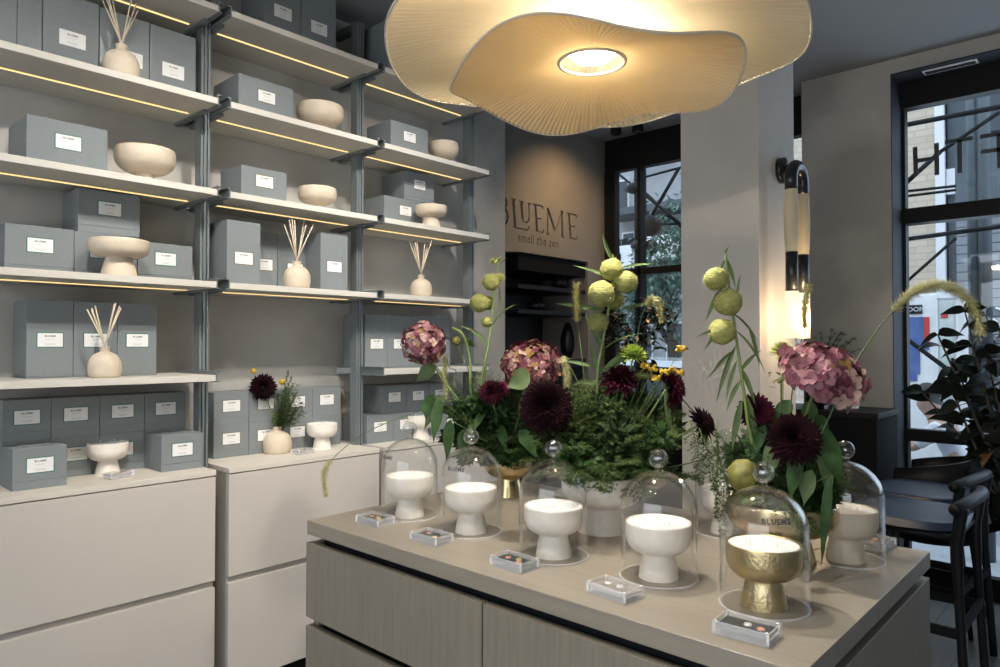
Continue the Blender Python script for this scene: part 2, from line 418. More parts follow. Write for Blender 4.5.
# --- free-standing pier with the wall lamp
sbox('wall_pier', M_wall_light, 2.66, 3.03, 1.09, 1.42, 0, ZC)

# --- windows
def frame_bar(b, y0, y1, z0, z1, x0=XG - .03, x1=XG + .04): b.box(x0, x1, y0, y1, z0, z1)
w = MB()   # window 1, behind the pier
frame_bar(w, 1.552, 3.167, 2.78, ZC, XG - .02, XG + .05)
frame_bar(w, 3.07, 3.167, 0, 2.78); frame_bar(w, 1.552, 1.61, 0, 2.78); frame_bar(w, 1.61, 3.07, 0, .35)
zt = at(660, 270, X=XG).z; frame_bar(w, 1.61, 3.07, zt - .025, zt + .025)
ym = at(641, 270, X=XG).y; frame_bar(w, ym - .012, ym + .012, .35, 2.78)
w1 = struct(w.build('window_1', M_frame)); w1.location = (0, 0, 0)
p = MB(); p.box(XG, XG + .006, 1.60, 3.08, .34, 2.79); p.build('pane', M_pane, w1)
w = MB()   # window 2
frame_bar(w, Y2, 1.052, 2.81, 2.953, XG - .04, XG + .05)
yf_ = at(906.5, 300, X=XG - .03).y; frame_bar(w, yf_, 1.052, 0, 2.81); frame_bar(w, Y2, yf_, 0, .12); frame_bar(w, Y2, Y2 + .06, 0, 2.81)
zt = at(953, 212.5, X=XG).z; frame_bar(w, Y2, yf_, zt - .045, zt + .045, XG - .05, XG + .05)
zk = at(925, 433, X=XG).z; frame_bar(w, Y2, yf_, zk - .05, zk + .02)
frame_bar(w, -.35, -.29, .12, 2.81)
w2 = struct(w.build('window_2', M_frame))
p = MB(); p.box(XG, XG + .006, Y2 + .05, yf_ + .01, .1, 2.83); p.build('pane', M_pane, w2)
# pale ventilation slot in the lintel
vc = at(950, 66.7, Z=2.953)
t_ = thing('air_vent', 'slim white slotted air vent set in the lintel above the wide window', 'vent', (vc.x, vc.y, 2.953))
b = MB(); b.box(vc.x - .035, vc.x + .035, vc.y - .13, vc.y + .13, 2.947, 2.9532, bev=.002); b.build('frame', M_white, t_)
b = MB(); b.box(vc.x - .02, vc.x - .004, vc.y - .12, vc.y + .12, 2.945, 2.9475); b.box(vc.x + .004, vc.x + .02, vc.y - .12, vc.y + .12, 2.945, 2.9475); b.build('slot', M_dark, t_)
# ceiling spotlights
def spot(px, py, label, lit, pos=None, energy=0, aim=None, size=1.0, col=(1, .78, .52)):
    c = pos if pos else at(px, py, Z=ZC); c = Vector((c[0], c[1], ZC))
    t_ = thing('ceiling_spotlight', label, 'spotlight', c, 'ceiling spotlights')
    b = MB(); b.lathe([(0.0, 0), (.042, 0), (.042, -.05), (.038, -.055), (.030, -.055), (.026, -.03), (0, -.03)], 24, c); b.build('housing', M_black, t_)
    b = MB(); b.lathe([(0.0, -.034), (.025, -.034)], 20, c); b.build('lens', M_bulb if lit else M_dark, t_)
    if energy:
        l = bpy.data.lights.new('spot_light', 'SPOT'); l.energy = energy; l.color = col; l.spot_size = size; l.spot_blend = .95; l.shadow_soft_size = .03
        lo = bpy.data.objects.new('spot_light', l); COL.objects.link(lo); lo.location = c - Vector((0, 0, .06))
        lo.rotation_euler = (Vector(aim) - lo.location).to_track_quat('-Z', 'Y').to_euler()
    return t_

# ================================================================== SHELVING
SZ = {'d': 1.290, 'c': 1.645, 'b': 1.998, 'a': 2.348, '0': 2.705}
BAYS = [(0.52, 1.229), (1.274, 1.985), (2.020, 2.733)]
BN = ['left', 'middle', 'right']
SN = {'d': 'lowest', 'c': 'second', 'b': 'third', 'a': 'fourth', '0': 'topmost'}
for bi, (xa, xb) in enumerate(BAYS):
    for r in 'dcba0':
        if bi == 1 and r == 'd': continue
        z = SZ[r]
        nm_ = {'d': 'lowest shelf', 'c': 'second shelf from the bottom', 'b': 'third shelf from the bottom', 'a': 'fourth shelf from the bottom', '0': 'highest shelf'}[r]
        if bi == 1: nm_ = {'c': 'lowest shelf', 'b': 'second shelf from the bottom', 'a': 'third shelf from the bottom', '0': 'highest shelf'}[r]
        t_ = thing('wall_shelf', 'pale board shelf on slate brackets, %s of the %s bay' % (nm_, BN[bi]), 'shelf', (xa, YF, z), 'wall shelves')
        b = MB(); b.box(xa + .004, xb - .004, YF, YW - .002, z - .024, z, bev=.0012); b.build('board', M_shelf, t_)
        for sx, x in ((1, xa), (-1, xb)):
            b = MB()
            b.box(x, x + sx * .004, YF - .001, YW - .004, z - .027, z + .014)
            b.box(x - sx * .012, x, YF - .001, YW - .004, z + .010, z + .014); b.box(x - sx * .012, x, YF - .001, YW - .004, z - .027, z - .023)
            b.box(x + sx * .001, x + sx * .018, YF + .09, YW - .004, z - .034, z - .0245)
            b.build('bracket', M_metal, t_)
        b = MB(); b.box(xa + .036, xb - .036, 2.777, 2.785, z - .0270, z - .0235); b.build('led_strip', M_led, t_)
def upright(x, label):
    t_ = thing('shelf_upright', label, 'upright', (x, 2.78, 0), 'shelf uprights')
    b = MB()
    for a0, a1, y0 in ((-.019, -.010, 2.755), (-.010, -.005, 2.764), (-.005, .005, 2.757), (.005, .010, 2.766), (.010, .019, 2.755)): b.box(x + a0, x + a1, y0, 2.805, 0, 2.958)
    b.build('post', M_metal, t_)
    b = MB(); b.box(x - .020, x + .020, 2.8, YW - .001, 2.925, 2.957); b.build('wall_arm', M_metal, t_)
upright(1.2515, 'slate metal upright between the left and middle shelf bays')
upright(2.003, 'slate metal upright between the middle and right shelf bays')
upright(2.757, 'slate metal upright at the far right end of the shelves')
# stub bracket beside the middle upright is the rear of the right bay's lowest shelf bracket
b = MB(); b.box(1.905, 1.985, 2.80, 2.83, 1.268, 1.296, bev=.002)
tag(b.build('bracket_stub', M_metal, origin=(1.945, 2.815, 1.27)), 'short slate bracket sticking out left of the upright beside the flower heads', 'bracket')

# cabinets
for bi, (xa, xb) in enumerate(((0.50, 1.229), (1.279, 1.999), (2.033, 2.740))):
    t_ = thing('drawer_cabinet', 'pale greige two-drawer cabinet under the %s shelf bay' % BN[bi], 'cabinet', (xa, YF, 0), 'drawer cabinets')
    b = MB(); b.box(xa, xb, YF - .001, YW - .002, .91, .93, bev=.0012); b.build('top_panel', M_cabtop, t_)
    b = MB(); b.box(xa + .001, xb - .001, YF + .02, YW - .002, .10, .9095); b.build('carcass', M_cabside, t_)
    b = MB(); b.box(xa + .001, xb - .002, YF, YF + .0198, .514, .9055, bev=.001); b.build('drawer_front', M_cab, t_)
    b = MB(); b.box(xa + .001, xb - .002, YF, YF + .0198, .100, .489, bev=.001); b.build('drawer_front', M_cab, t_)
    b = MB(); b.box(xa + .02, xb - .02, YF + .06, YW - .01, 0, .0995); b.build('plinth', M_dark, t_)

# ================================================================== ISLAND
IX0, IX1, IY0, IY1 = 1.109, 1.967, 0.39, 1.775
t_ = thing('display_island', 'taupe wooden display island with drawers, carrying the glass domes', 'island', (1.538, 1.08, 0))
b = MB(); b.box(IX0, IX1, IY0, IY1, .861, .90, bev=.0015); b.build('worktop', M_islandtop, t_)
b = MB(); b.box(IX0 + .035, IX1 - .035, IY0 + .035, IY1 - .035, .10, .8605); b.build('carcass', M_dark, t_)
for z0, z1 in ((.626, .837), (.365, .601), (.105, .340)):
    for y0, y1 in ((1.0765, IY1 + .002), (IY0 + .004, 1.0715)):
        b = MB(); b.box(IX0 - .001, IX0 + .022, y0, y1, z0, z1, bev=.0015); b.build('drawer_front', M_island, t_)
b = MB(); b.box(IX0 + .024, IX1 + .002, IY0 + .002, IY0 + .024, .105, .837, bev=.0015); b.build('side_panel', M_island, t_)
b = MB(); b.box(IX0 + .024, IX1 + .002, IY1 - .024, IY1, .105, .837, bev=.0015); b.build('side_panel', M_island, t_)
b = MB(); b.box(IX0 + .06, IX1 - .06, IY0 + .06, IY1 - .06, 0, .0995); b.build('plinth', M_dark, t_)
# ================================================================== GIFT BOXES
def lettering(name, parent, s, cx, cz, y, width, h, m, bars=()):
    tv, tf = text_verts(s, 1.0, 0.0, 1.1, .022)
    xs = [v.x for v in tv]; ys = [v.y for v in tv]; w = max(xs) - min(xs); hh = max(ys) - min(ys)
    b = MB(); b.add([(cx + v.x * width / w, y, cz + v.y * h / hh) for v in tv], [f[::-1] for f in tf], 0, False)
    for (bx_, bz, bw, bt) in bars: b.add([(bx_ - bw / 2, y, bz - bt / 2), (bx_ + bw / 2, y, bz - bt / 2), (bx_ + bw / 2, y, bz + bt / 2), (bx_ - bw / 2, y, bz + bt / 2)], [(0, 1, 2, 3)], 1, False)
    return b.build(name, [m, M_inkl], parent)
NBOX = [0]
def gbox(pl, pr, ytop, Y, z, desc, depth=.15, border=M_green, h=None, base=.2, wrapped=False, lz=.57, group='slate gift boxes', lab=True, lx=.5, top_embl=False, X0=None, X1=None):
    x0 = X0 if X0 is not None else at(pl, 346, Y=Y).x
    x1 = X1 if X1 is not None else at(pr, 346, Y=Y).x
    x0 += .0008; x1 -= .0008
    if h is None: h = at(pl, ytop, Y=Y).z - z
    y1 = min(Y + depth, YW - .003)
    t_ = thing('gift_box', desc, 'box', ((x0 + x1) / 2, (Y + y1) / 2, z), group)
    m = M_boxw if wrapped else M_box
    zb_ = z + h * base
    b = MB(); b.box(x0, x1, Y, y1, zb_ + .0008, z + h, bev=.0012); b.build('lid', m, t_)
    b = MB(); b.box(x0, x1, Y, y1, z + .0003, zb_ - .0008, bev=.0008); b.box(x0 + .0015, x1 - .0015, Y + .0015, y1 - .0015, zb_ - .002, zb_ + .002); b.build('base', m, t_)
    if lab:
        lw, lh = .082, .053
        cx = x0 + (x1 - x0) * lx; cz = z + h * lz
        b = MB(); b.box(cx - lw / 2, cx + lw / 2, Y - .0009, Y + .0002, cz - lh / 2, cz + lh / 2, mi=1)
        b.box(cx - lw / 2 + .0032, cx + lw / 2 - .0032, Y - .0013, Y - .0008, cz - lh / 2 + .0032, cz + lh / 2 - .0032, mi=0)
        lo = b.build('label', [M_label, border], t_)
        lettering('lettering', lo, 'BLUEME', cx, cz + .013, Y - .0017, .033, .0062, M_ink,
                  [(cx, cz + .002, .026, .0009), (cx, cz - .013, .034, .0009), (cx, cz - .0165, .028, .0009)])
    if top_embl:
        cx = (x0 + x1) / 2; cy = (Y + y1) / 2
        tv, tf = text_verts('BLUEME', 1.0, 0.0, 1.1); xs = [v.x for v in tv]; w = max(xs) - min(xs)
        b = MB(); b.add([(cx + v.x * .09 / w, cy + v.y * .09 / w, z + h + .0004) for v in tv], tf, 0, False); b.build('lid_lettering', M_label, t_)
    return t_
B_ = M_brown
# left bay, on the cabinet
zc_ = .93
gbox(12, 66.5, 450, 2.689, zc_, 'slate gift box standing forward at the left end of the left cabinet top', .142, h=.136, X1=.756, X0=.599, lx=.5, top_embl=True)
gbox(162, 202.6, 435.5, 2.694, zc_, 'slate gift box standing forward at the right end of the left cabinet top', .142, h=.136, X0=1.066, X1=1.223, top_embl=True)
ed = [at(p, 346, Y=2.842).x for p in (3, 52, 100.5, 145.3, 186.5)]
pos = ['leftmost', 'second from left', 'third from left', 'rightmost']
for i in range(4):
    gbox(0, 0, 0, 2.842, zc_, 'slate gift box in the back bottom row on the left cabinet, %s' % pos[i], .11, h=.1425, X0=ed[i], X1=ed[i + 1])
    gbox(0, 0, 0, 2.842, zc_ + .143, 'slate gift box in the back upper row on the left cabinet, %s' % pos[i], .11, h=.1425, X0=ed[i], X1=ed[i + 1])
# left bay, lowest shelf: three tall boxes
ed = [at(p, 346, Y=2.76).x for p in (26, 73.3, 117.2, 156.8)]
for i in range(3):
    gbox(0, 0, 0, 2.76, SZ['d'], 'tall slate gift box on the left bay lowest shelf, ' + ['leftmost of three', 'middle one behind the reed diffuser', 'rightmost of three'][i], .17, h=.267, X0=ed[i], X1=ed[i + 1], base=.02, lz=.49)
# left bay, second shelf
ed = [at(p, 346, Y=2.765).x for p in (3, 73.2, 136.6, 192)]
for i in range(3):
    gbox(0, 0, 0, 2.765, SZ['c'], 'wide slate gift box on the left bay second shelf, ' + ['left of the footed bowl', 'directly behind the footed bowl', 'right of the footed bowl'][i], .18, h=[.163, .160, .148][i], X0=ed[i], X1=ed[i + 1], base=.16, lx=[.5, .42, .5][i], lz=.6)
gbox(76.4, 138.8, 0, 2.765, SZ['c'] + .1605, 'wide slate gift box stacked on top of another behind the footed bowl', .18, h=.155, base=.16, lz=.6)
# left bay, third shelf
gbox(23.6, 105.7, 112.9, 2.66, SZ['b'], 'wide slate gift box beside the big bowl on the left bay third shelf', .225, base=.06, lz=.56)
# left bay, fourth shelf: tall wrapped boxes
Yt = 2.745
gbox(-40, 13, 0, Yt, SZ['a'], 'plastic-wrapped slate box at the far left end of the fourth shelf', .18, h=.27, wrapped=True, base=.02, lab=False)
gbox(13, 38.4, 0, Yt, SZ['a'], 'narrow plastic-wrapped slate box second from left on the fourth shelf', .18, h=.27, wrapped=True, base=.02, lab=False)
gbox(38.9, 95.8, 0, Yt, SZ['a'], 'tall slate box left of the reed diffuser on the fourth shelf', .18, h=.275, base=.02, lz=.45, lx=.52, border=M_label)
gbox(96.3, 146.9, 0, Yt, SZ['a'], 'tall plastic-wrapped slate box behind the reed diffuser on the fourth shelf', .18, h=.27, base=.02, lz=.42, lx=.62, wrapped=True, border=M_label)
gbox(147.4, 193.5, 0, Yt, SZ['a'], 'tall plastic-wrapped slate box at the right end of the fourth shelf, left bay', .18, h=.268, base=.02, lz=.42, wrapped=True, border=M_label)
# middle bay, on the cabinet: two rows of four
ed = [at(p, 346, Y=2.852).x for p in (214, 249.3, 282.6, 312.7, 341)]
for i in range(4):
    for r_ in range(2):
        gbox(0, 0, 0, 2.852, zc_ + r_ * .138, 'slate gift box on the middle cabinet, %s row, %s' % (['bottom', 'upper'][r_], pos[i]), .10, h=.1375, X0=ed[i], X1=ed[i + 1], border=B_)
# middle bay shelves
gbox(226, 260, 219, 2.66, SZ['c'], 'tall slate box standing forward at the left end of the lowest middle shelf', .22, border=B_, base=.02, lz=.42)
gbox(241, 276.9, 229.5, 2.80, SZ['c'], 'tall slate box set back beside the forward box on the lowest middle shelf', .13, border=B_, base=.02, h=.25, lx=.56, lz=.43, X0=1.455)
gbox(277.2, 311.5, 232, 2.80, SZ['c'], 'tall slate box directly behind the reed diffuser on the lowest middle shelf', .13, border=B_, base=.02, h=.25, lz=.40)
gbox(320, 347.6, 232, 2.68, SZ['c'], 'tall slate box at the right end of the lowest middle shelf', .2, border=B_, base=.02, lz=.43)
gbox(240, 286, 164, 2.66, SZ['b'], 'wide slate box on the middle bay shelf just above the reed diffuser', .18, border=B_, base=.06, lz=.6)
gbox(236.7, 292, 72, 2.66, SZ['a'], 'wide slate box beside the big bowl on the third middle shelf', .22, border=B_, base=.06, lz=.55)
gbox(262, 299.5, 0, 2.70, SZ['0'], 'tall plastic-wrapped slate box on the highest middle shelf, left one', .20, border=M_label, base=.02, h=.275, wrapped=True, lz=.45)
gbox(299.9, 334.8, 0, 2.70, SZ['0'], 'tall slate box on the highest middle shelf, right one', .20, border=M_label, base=.02, h=.275, lz=.42)
# right bay, on the cabinet
ed = [at(p, 346, Y=2.74).x for p in (367, 393.6, 418, 441, 463)]
for i in range(4):
    gbox(0, 0, 0, 2.74, zc_, 'slate box in the bottom row on the right cabinet top, %s' % pos[i], .2, h=.136, X0=ed[i], X1=ed[i + 1], border=B_)
ed = [at(p, 346, Y=2.76).x for p in (382, 407, 429.5, 451)]
for i in range(3):
    gbox(0, 0, 0, 2.76, zc_ + .137, 'slate box in the upper row on the right cabinet top, %s' % ['left one', 'middle one', 'right one behind the flowers'][i], .18, h=.136, X0=ed[i], X1=ed[i + 1], border=B_)
ed = [at(p, 346, Y=2.75).x for p in (365.3, 388, 411, 431, 450)]
for i in range(4):
    gbox(0, 0, 0, 2.75, SZ['d'], 'tall slate box on the lowest shelf of the right bay, %s' % pos[i], .18, h=.262, X0=ed[i], X1=ed[i + 1], border=B_, base=.02, lz=.46)
gbox(383.6, 422, 194.7, 2.765, SZ['b'], 'slate box under another, left of the footed bowl in the right bay', .18, border=B_, base=.08, lz=.6, lx=.55)
gbox(404, 434, 0, 2.765, at(383.6, 194.7, Y=2.765).z + .0005, 'slate box stacked on another box behind the footed bowl in the right bay', .18, border=B_, base=.12, h=.146, lz=.6)
gbox(390, 427.5, 119, 2.66, SZ['a'], 'wide slate box beside the small bowl high in the right bay', .19, border=B_, base=.06, lz=.58)
xq = at(387, 346, Y=2.645).x
gbox(0, 0, 0, 2.645, SZ['0'], 'tall slate box on the highest right shelf, partly hidden by the lamp shade', .13, border=B_, base=.02, h=.262, X0=xq, X1=xq + .16, lz=.45)
gbox(0, 0, 0, 2.778, SZ['0'], 'tall slate box by the wall on the highest right shelf, behind another box', .15, border=B_, base=.02, h=.262, X0=xq, X1=xq + .16, lab=False)

# ================================================================== BOWLS, DIFFUSERS, CANDLES
def sm(p, k=4):
    """smooth a lathe profile given as (r, z) points"""
    return [(v.x, v.y) for v in crom([(a, b, 0) for a, b in p], k)]
CANDLE = sm([(0.043, 0), (0.0425, .003), (0.038, .03), (0.034, .046), (0.0335, .052)], 3) + sm([(0.036, .054), (0.050, .0575), (0.063, .068), (0.0695, .084), (0.0705, .100), (0.0700, .1165)], 4) + [(0.0692, .1195), (0.0675, .1200), (0.0658, .1190), (0.0652, .1155)]
def candle(pos, label, group, bowl_mat, s=1.0, name='candle_bowl', lit=False):
    t_ = thing(name, label, 'candle', pos, group)
    c = Vector(pos)
    b = MB(); b.lathe([(0.0, 0.0)] + [(r * s, z * s) for r, z in CANDLE] + [(0.0652 * s, .110 * s), (0, .110 * s)], 64, c); b.build('bowl', bowl_mat, t_)
    b = MB(); b.lathe([(0.0650 * s, .1125 * s), (0.0656 * s, .1172 * s), (0.060 * s, .1168 * s), (0, .1166 * s)], 48, c); b.build('wax', M_wax, t_)
    for a in (0.4, 2.5, 4.6):
        p = c + Vector((math.cos(a) * .028 * s, math.sin(a) * .028 * s, .1155 * s))
        b = MB(); b.tube([p, p + Vector((.001, 0, .008)), p + Vector((.002, .001, .012))], .0011, 6); b.build('wick', M_wick, t_)
    return t_
def foot_text(t_, pos, ang, m):
    tv, tf = text_verts('BLUEME', 1.0, 0.0, 1.15); xs = [v.x for v in tv]; w = max(xs) - min(xs); c = Vector(pos); vs = []
    for v in tv:
        z = .018 + v.y * .026 / w; r = .0405 + .0007 + (.018 - z) * .15; a = ang + v.x * .026 / w / r
        vs.append(c + Vector((math.cos(a) * r, math.sin(a) * r, z)))
    b = MB(); b.add(vs, tf, 0, False); b.build('foot_lettering', m, t_)
def lathe_thing(name, cat, prof, pos, label, group, m, s=1.0, sz=1.0, part='bowl'):
    b = MB(); b.lathe([(r * s, z * s * sz) for r, z in prof], 64, pos)
    return tag(b.build(name, m, origin=pos), label, cat, group)
BIGB = [(0, 0), (0.040, 0)] + sm([(0.040, .002), (0.034, .020), (0.034, .036)], 3) + sm([(0.040, .0385), (0.070, .047), (0.095, .068), (0.1035, .094), (0.1020, .118), (0.100, .127)], 4) + [(0.0985, .1295), (0.096, .128)] + sm([(0.095, .12), (0.092, .088), (0.07, .062), (0.0, .050)], 3)
FOOTB = [(0, 0), (0.058, 0)] + sm([(0.058, .003), (0.051, .035), (0.043, .060), (0.041, .066)], 3) + sm([(0.052, .068), (0.078, .072), (0.092, .086), (0.0965, .106), (0.0955, .124)], 4) + [(0.094, .1275), (0.0915, .126)] + sm([(0.090, .12), (0.085, .098), (0.06, .082), (0.0, .078)], 3)
def on(px, Y, z): return Vector((at(px, 346, Y=Y).x, Y, z))
lathe_thing('stone_bowl', 'bowl', BIGB, on(143.7, 2.72, SZ['b']), 'big cream stone bowl on a small foot, third shelf of the left bay', 'cream stone bowls', M_stone)
lathe_thing('stone_bowl', 'bowl', FOOTB, on(118.3, 2.657, SZ['c']), 'wide cream bowl on a tall conical foot in front of stacked boxes, left bay', 'cream stone bowls', M_stone)
lathe_thing('stone_bowl', 'bowl', BIGB, on(319, 2.72, SZ['a']), 'big cream stone bowl beside a wide box on the third middle shelf', 'cream stone bowls', M_stone)
lathe_thing('stone_bowl', 'bowl', BIGB, on(316.5, 2.715, SZ['b']), 'smaller cream bowl on the middle bay shelf just above the reed diffuser', 'cream stone bowls', M_stone, .82)
lathe_thing('stone_bowl', 'bowl', BIGB, on(443.5, 2.70, SZ['a']), 'small cream bowl high in the right bay under the lamp shade', 'cream stone bowls', M_stone, .75, 1.2)
lathe_thing('stone_bowl', 'bowl', FOOTB, on(430.8, 2.667, SZ['b']), 'cream bowl on a conical foot in front of stacked boxes, right bay', 'cream stone bowls', M_stone, .83, 1.08)
candle(tuple(at(107.5, 474, Z=.93)), 'cream footed candle on the left cabinet between two boxes', 'candles on the cabinets', M_stonew, .97)
candle(tuple(at(322, 448.5, Z=.93)), 'cream footed candle on the middle cabinet beside the flower vase', 'candles on the cabinets', M_stonew, .97)
candle(tuple(at(421, 438.5, Z=.93)), 'cream footed candle on the right cabinet half hidden by leaves', 'candles on the cabinets', M_stonew, .97)

VASE = [(0, 0)] + sm([(0.042, 0), (0.0475, .008), (0.0505, .030), (0.048, .054), (0.037, .074), (0.021, .084), (0.0150, .087)], 4) + sm([(0.0150, .088), (0.0155, .098), (0.0175, .103)], 3) + [(0.0150, .1035), (0.0125, .098), (0.0125, .085), (0.0, .084)]
def diffuser(pos, label, s=1.0, seed=1, tall=.215):
    t_ = thing('reed_diffuser', label, 'diffuser', pos, 'reed diffusers'); c = Vector(pos)
    b = MB(); b.lathe([(r * s, z * s) for r, z in VASE], 56, c); b.build('bottle', M_stone, t_)
    R_ = random.Random(seed)
    for i in range(8):
        x = -1 + 2 * i / 7; lean = (.12 if x > 0 else -.12) + x * .38 + R_.uniform(-.04, .04); ly = R_.uniform(-.16, .16)
        # reeds cross in the neck and fan out above it
        p0 = c + Vector((-x * .010 * s, -ly * .03, .088 * s)); d = Vector((lean * .9, ly, 1)).normalized()
        d = Vector((d.x, d.y, d.z))
        p1 = p0 + d * (tall * R_.uniform(.86, 1.0) - .055)
        b = MB(); b.tube([p0, p1], .0024, 7); b.build('reed', M_reed, t_)
    return t_
diffuser(on(105, 2.662, SZ['d']), 'cream reed diffuser on the lowest shelf of the left bay', 1.04, 3, .235)
diffuser(on(118.5, 2.665, SZ['a']), 'cream reed diffuser on the fourth shelf of the left bay by wrapped boxes', 1.18, 5, .27)
diffuser(on(296.5, 2.665, SZ['c']), 'cream reed diffuser on the middle bay shelf between tall boxes', 1.13, 9, .27)
diffuser(on(421, 2.67, SZ['c']), 'cream reed diffuser standing alone on the right bay shelf', 1.08, 12, .265)

# acrylic cases with a small printed card inside
def acrylic(c, ang, label, dots, s=1.0, dark=True, group='clear acrylic cases'):
    c = Vector(c)
    t_ = thing('acrylic_case', label, 'case', c, group)
    t_.rotation_euler = (0, 0, ang)
    def B(name, m, parts):
        b = MB()
        for p in parts: b.box(*p, bev=.0008)
        o = b.build(name, m, None, Vector((0, 0, 0))); o.location = (0, 0, 0); o.parent = t_; o.scale = (1, 1, 1); return o
    L, W, H = .050 * s, .032 * s, .018 * s
    H = .023 * s
    def walls(z0, z1): return [(-L, -L + .0035, -W, W, z0, z1), (L - .0035, L, -W, W, z0, z1), (-L + .0036, L - .0036, -W, -W + .0035, z0, z1), (-L + .0036, L - .0036, W - .0035, W, z0, z1)]
    tr_ = B('tray', M_acryl, [(-L + .004, L - .004, -W + .004, W - .004, .0004, .0035)]); w_ = B('tray_rim', M_acedge, walls(.0004, H * .48)); w_.parent = tr_
    tr_ = B('cover', M_acryl, [(-L + .004, L - .004, -W + .004, W - .004, H - .0032, H)]); w_ = B('cover_rim', M_acedge, walls(H * .53, H)); w_.parent = tr_
    o = B('card', M_cardd if dark else M_cardl, [(-L + .005, L - .005, -W + .005, W - .005, .0100, .0155)])
    b = MB()
    for i, (dx, dy, mi) in enumerate(dots): b.lathe([(0.0, .0180), (.0060, .0180), (.0070, .0156)], 14, (dx * L, dy * W, 0), mi=mi)
    o = b.build('tablets', [M_pinkdot, M_yeldot, M_whitedot], None, Vector((0, 0, 0))); o.location = (0, 0, 0); o.parent = t_
    b = MB()
    for sx in (-1, 1):
        for sy in (-1, 1): b.lathe([(0, H + .0006), (.0024, H + .0004), (.0026, H)], 10, (sx * (L - .006), sy * (W - .005), 0)); b.box(sx * (L - .004) - .0016, sx * (L - .004) + .0016, sy * (W - .0035) - .0016, sy * (W - .0035) + .0016, .004, H - .0034)
    o = b.build('corner_magnets', M_whitedot, None, Vector((0, 0, 0))); o.location = (0, 0, 0); o.parent = t_
    return t_
M_cardd = mat('card_dark', (0.035, 0.04, 0.04), 0.5)
M_cardl = mat('card_grey', (0.30, 0.28, 0.25), 0.5)
M_pinkdot = mat('dot_pink', (0.62, 0.30, 0.22), 0.5); M_yeldot = mat('dot_yellow', (0.62, 0.48, 0.22), 0.5); M_whitedot = mat('dot_white', (0.7, 0.7, 0.68), 0.3)
D3 = [(-.45, .15, 0), (.1, .3, 1), (.4, -.2, 0)]
IZ = .90
acrylic(at(375, 523.5, Z=IZ), -PI / 2 + .05, 'clear acrylic case in front of the leftmost dome at the worktop corner', [(-.4, .2, 0), (.05, .25, 1), (.42, -.1, 1)])
acrylic(at(431.5, 541.5, Z=IZ), -PI / 2 + .02, 'clear acrylic case second from the left along the worktop front edge', [(-.4, .3, 0), (.35, -.15, 1)])
acrylic(at(514, 567, Z=IZ), -PI / 2 - .02, 'clear acrylic case with a dark card, third from the left along the worktop front', D3)
acrylic(at(615, 595, Z=IZ), -PI / 2 - .08, 'clear acrylic case with a pale grey card, fourth along the worktop front', [(-.5, .3, 2), (.1, .3, 2)], dark=False)
acrylic(at(746.5, 635, Z=IZ), -PI / 2 + .06, 'clear acrylic case with dark card in front of the gold candle dome', [(.0, .2, 2), (.5, 0, 0)])
acrylic(at(878, 547, Z=IZ), -.1, 'clear acrylic case behind the right rear dome near the worktop corner', D3, .9)
acrylic(at(118, 477.5, Z=.93), .25, 'clear acrylic case at the foot of the candle on the left cabinet', D3, .9)
acrylic(at(303, 453.5, Z=.93), .12, 'clear acrylic case between the vase and the candle on the middle cabinet', D3, .9)
acrylic(at(437, 439, Z=.93), .1, 'clear acrylic case beside the candle on the right cabinet', D3, .8)

# ================================================================== GLASS DOMES ON THE ISLAND
DOME_O = [(0.0825, 0.0), (0.0825, .05), (0.0825, .10), (0.0823, .148)] + [(0.0823 * math.cos(a), .148 + .081 * math.sin(a)) for a in [PI / 2 * i / 14 for i in range(1, 14)]] + [(0.0085, .2295), (0.0070, .233), (0.0075, .236)]
def dome_r(z):
    for (r0, z0), (r1, z1) in zip(DOME_O, DOME_O[1:]):
        if z0 <= z <= z1 and z1 > z0: return r0 + (r1 - r0) * (z - z0) / (z1 - z0)
    return .0823
def cloche(c, label, text_ang=None, text='BLUEME'):
    c = Vector(c); t_ = thing('glass_cloche', label, 'cloche', c, 'glass cloches on the island')
    th = .0022
    inner = [(max(r - th, .0001), min(z, .2275) - (th if z > .15 else 0)) for r, z in DOME_O if z < .2285]
    prof = [(0.0825, .0045), (0.0825, .005)] + DOME_O[1:] + [(0.0001, .236)]
    b = MB(); b.lathe(prof, 72, c); b.build('dome', M_glass, t_)
    b = MB(); b.lathe([(r, z) for r, z in ([(0.0803, .0040)] + inner[1:] + [(0.0001, .2265)])], 72, c); b.build('inner_wall', M_glass, t_)
    b = MB(); b.lathe([(.0800, .0003), (.0847, .0003), (.0850, .0022), (.0841, .0036), (.0805, .0036)], 72, c, closed=True); b.build('foot_rim', M_acedge, t_)
    b = MB(); b.sphere(c + Vector((0, 0, .2555)), .0212, 32); b.build('knob', M_knob, t_)
    if text_ang is not None:
        tv, tf = text_verts(text, 1.0, 0.0, 1.2, .028); xs = [v.x for v in tv]; w = max(xs) - min(xs); W = .052
        vs = []
        for v in tv:
            z = .178 + v.y * W / w; r = dome_r(z) + .0005; a = text_ang + (v.x * W / w) / r
            vs.append(c + Vector((math.cos(a) * r, math.sin(a) * r, z)))
        b = MB(); b.add(vs, tf, 0, False); b.build('lettering', M_ink, t_)
    return t_
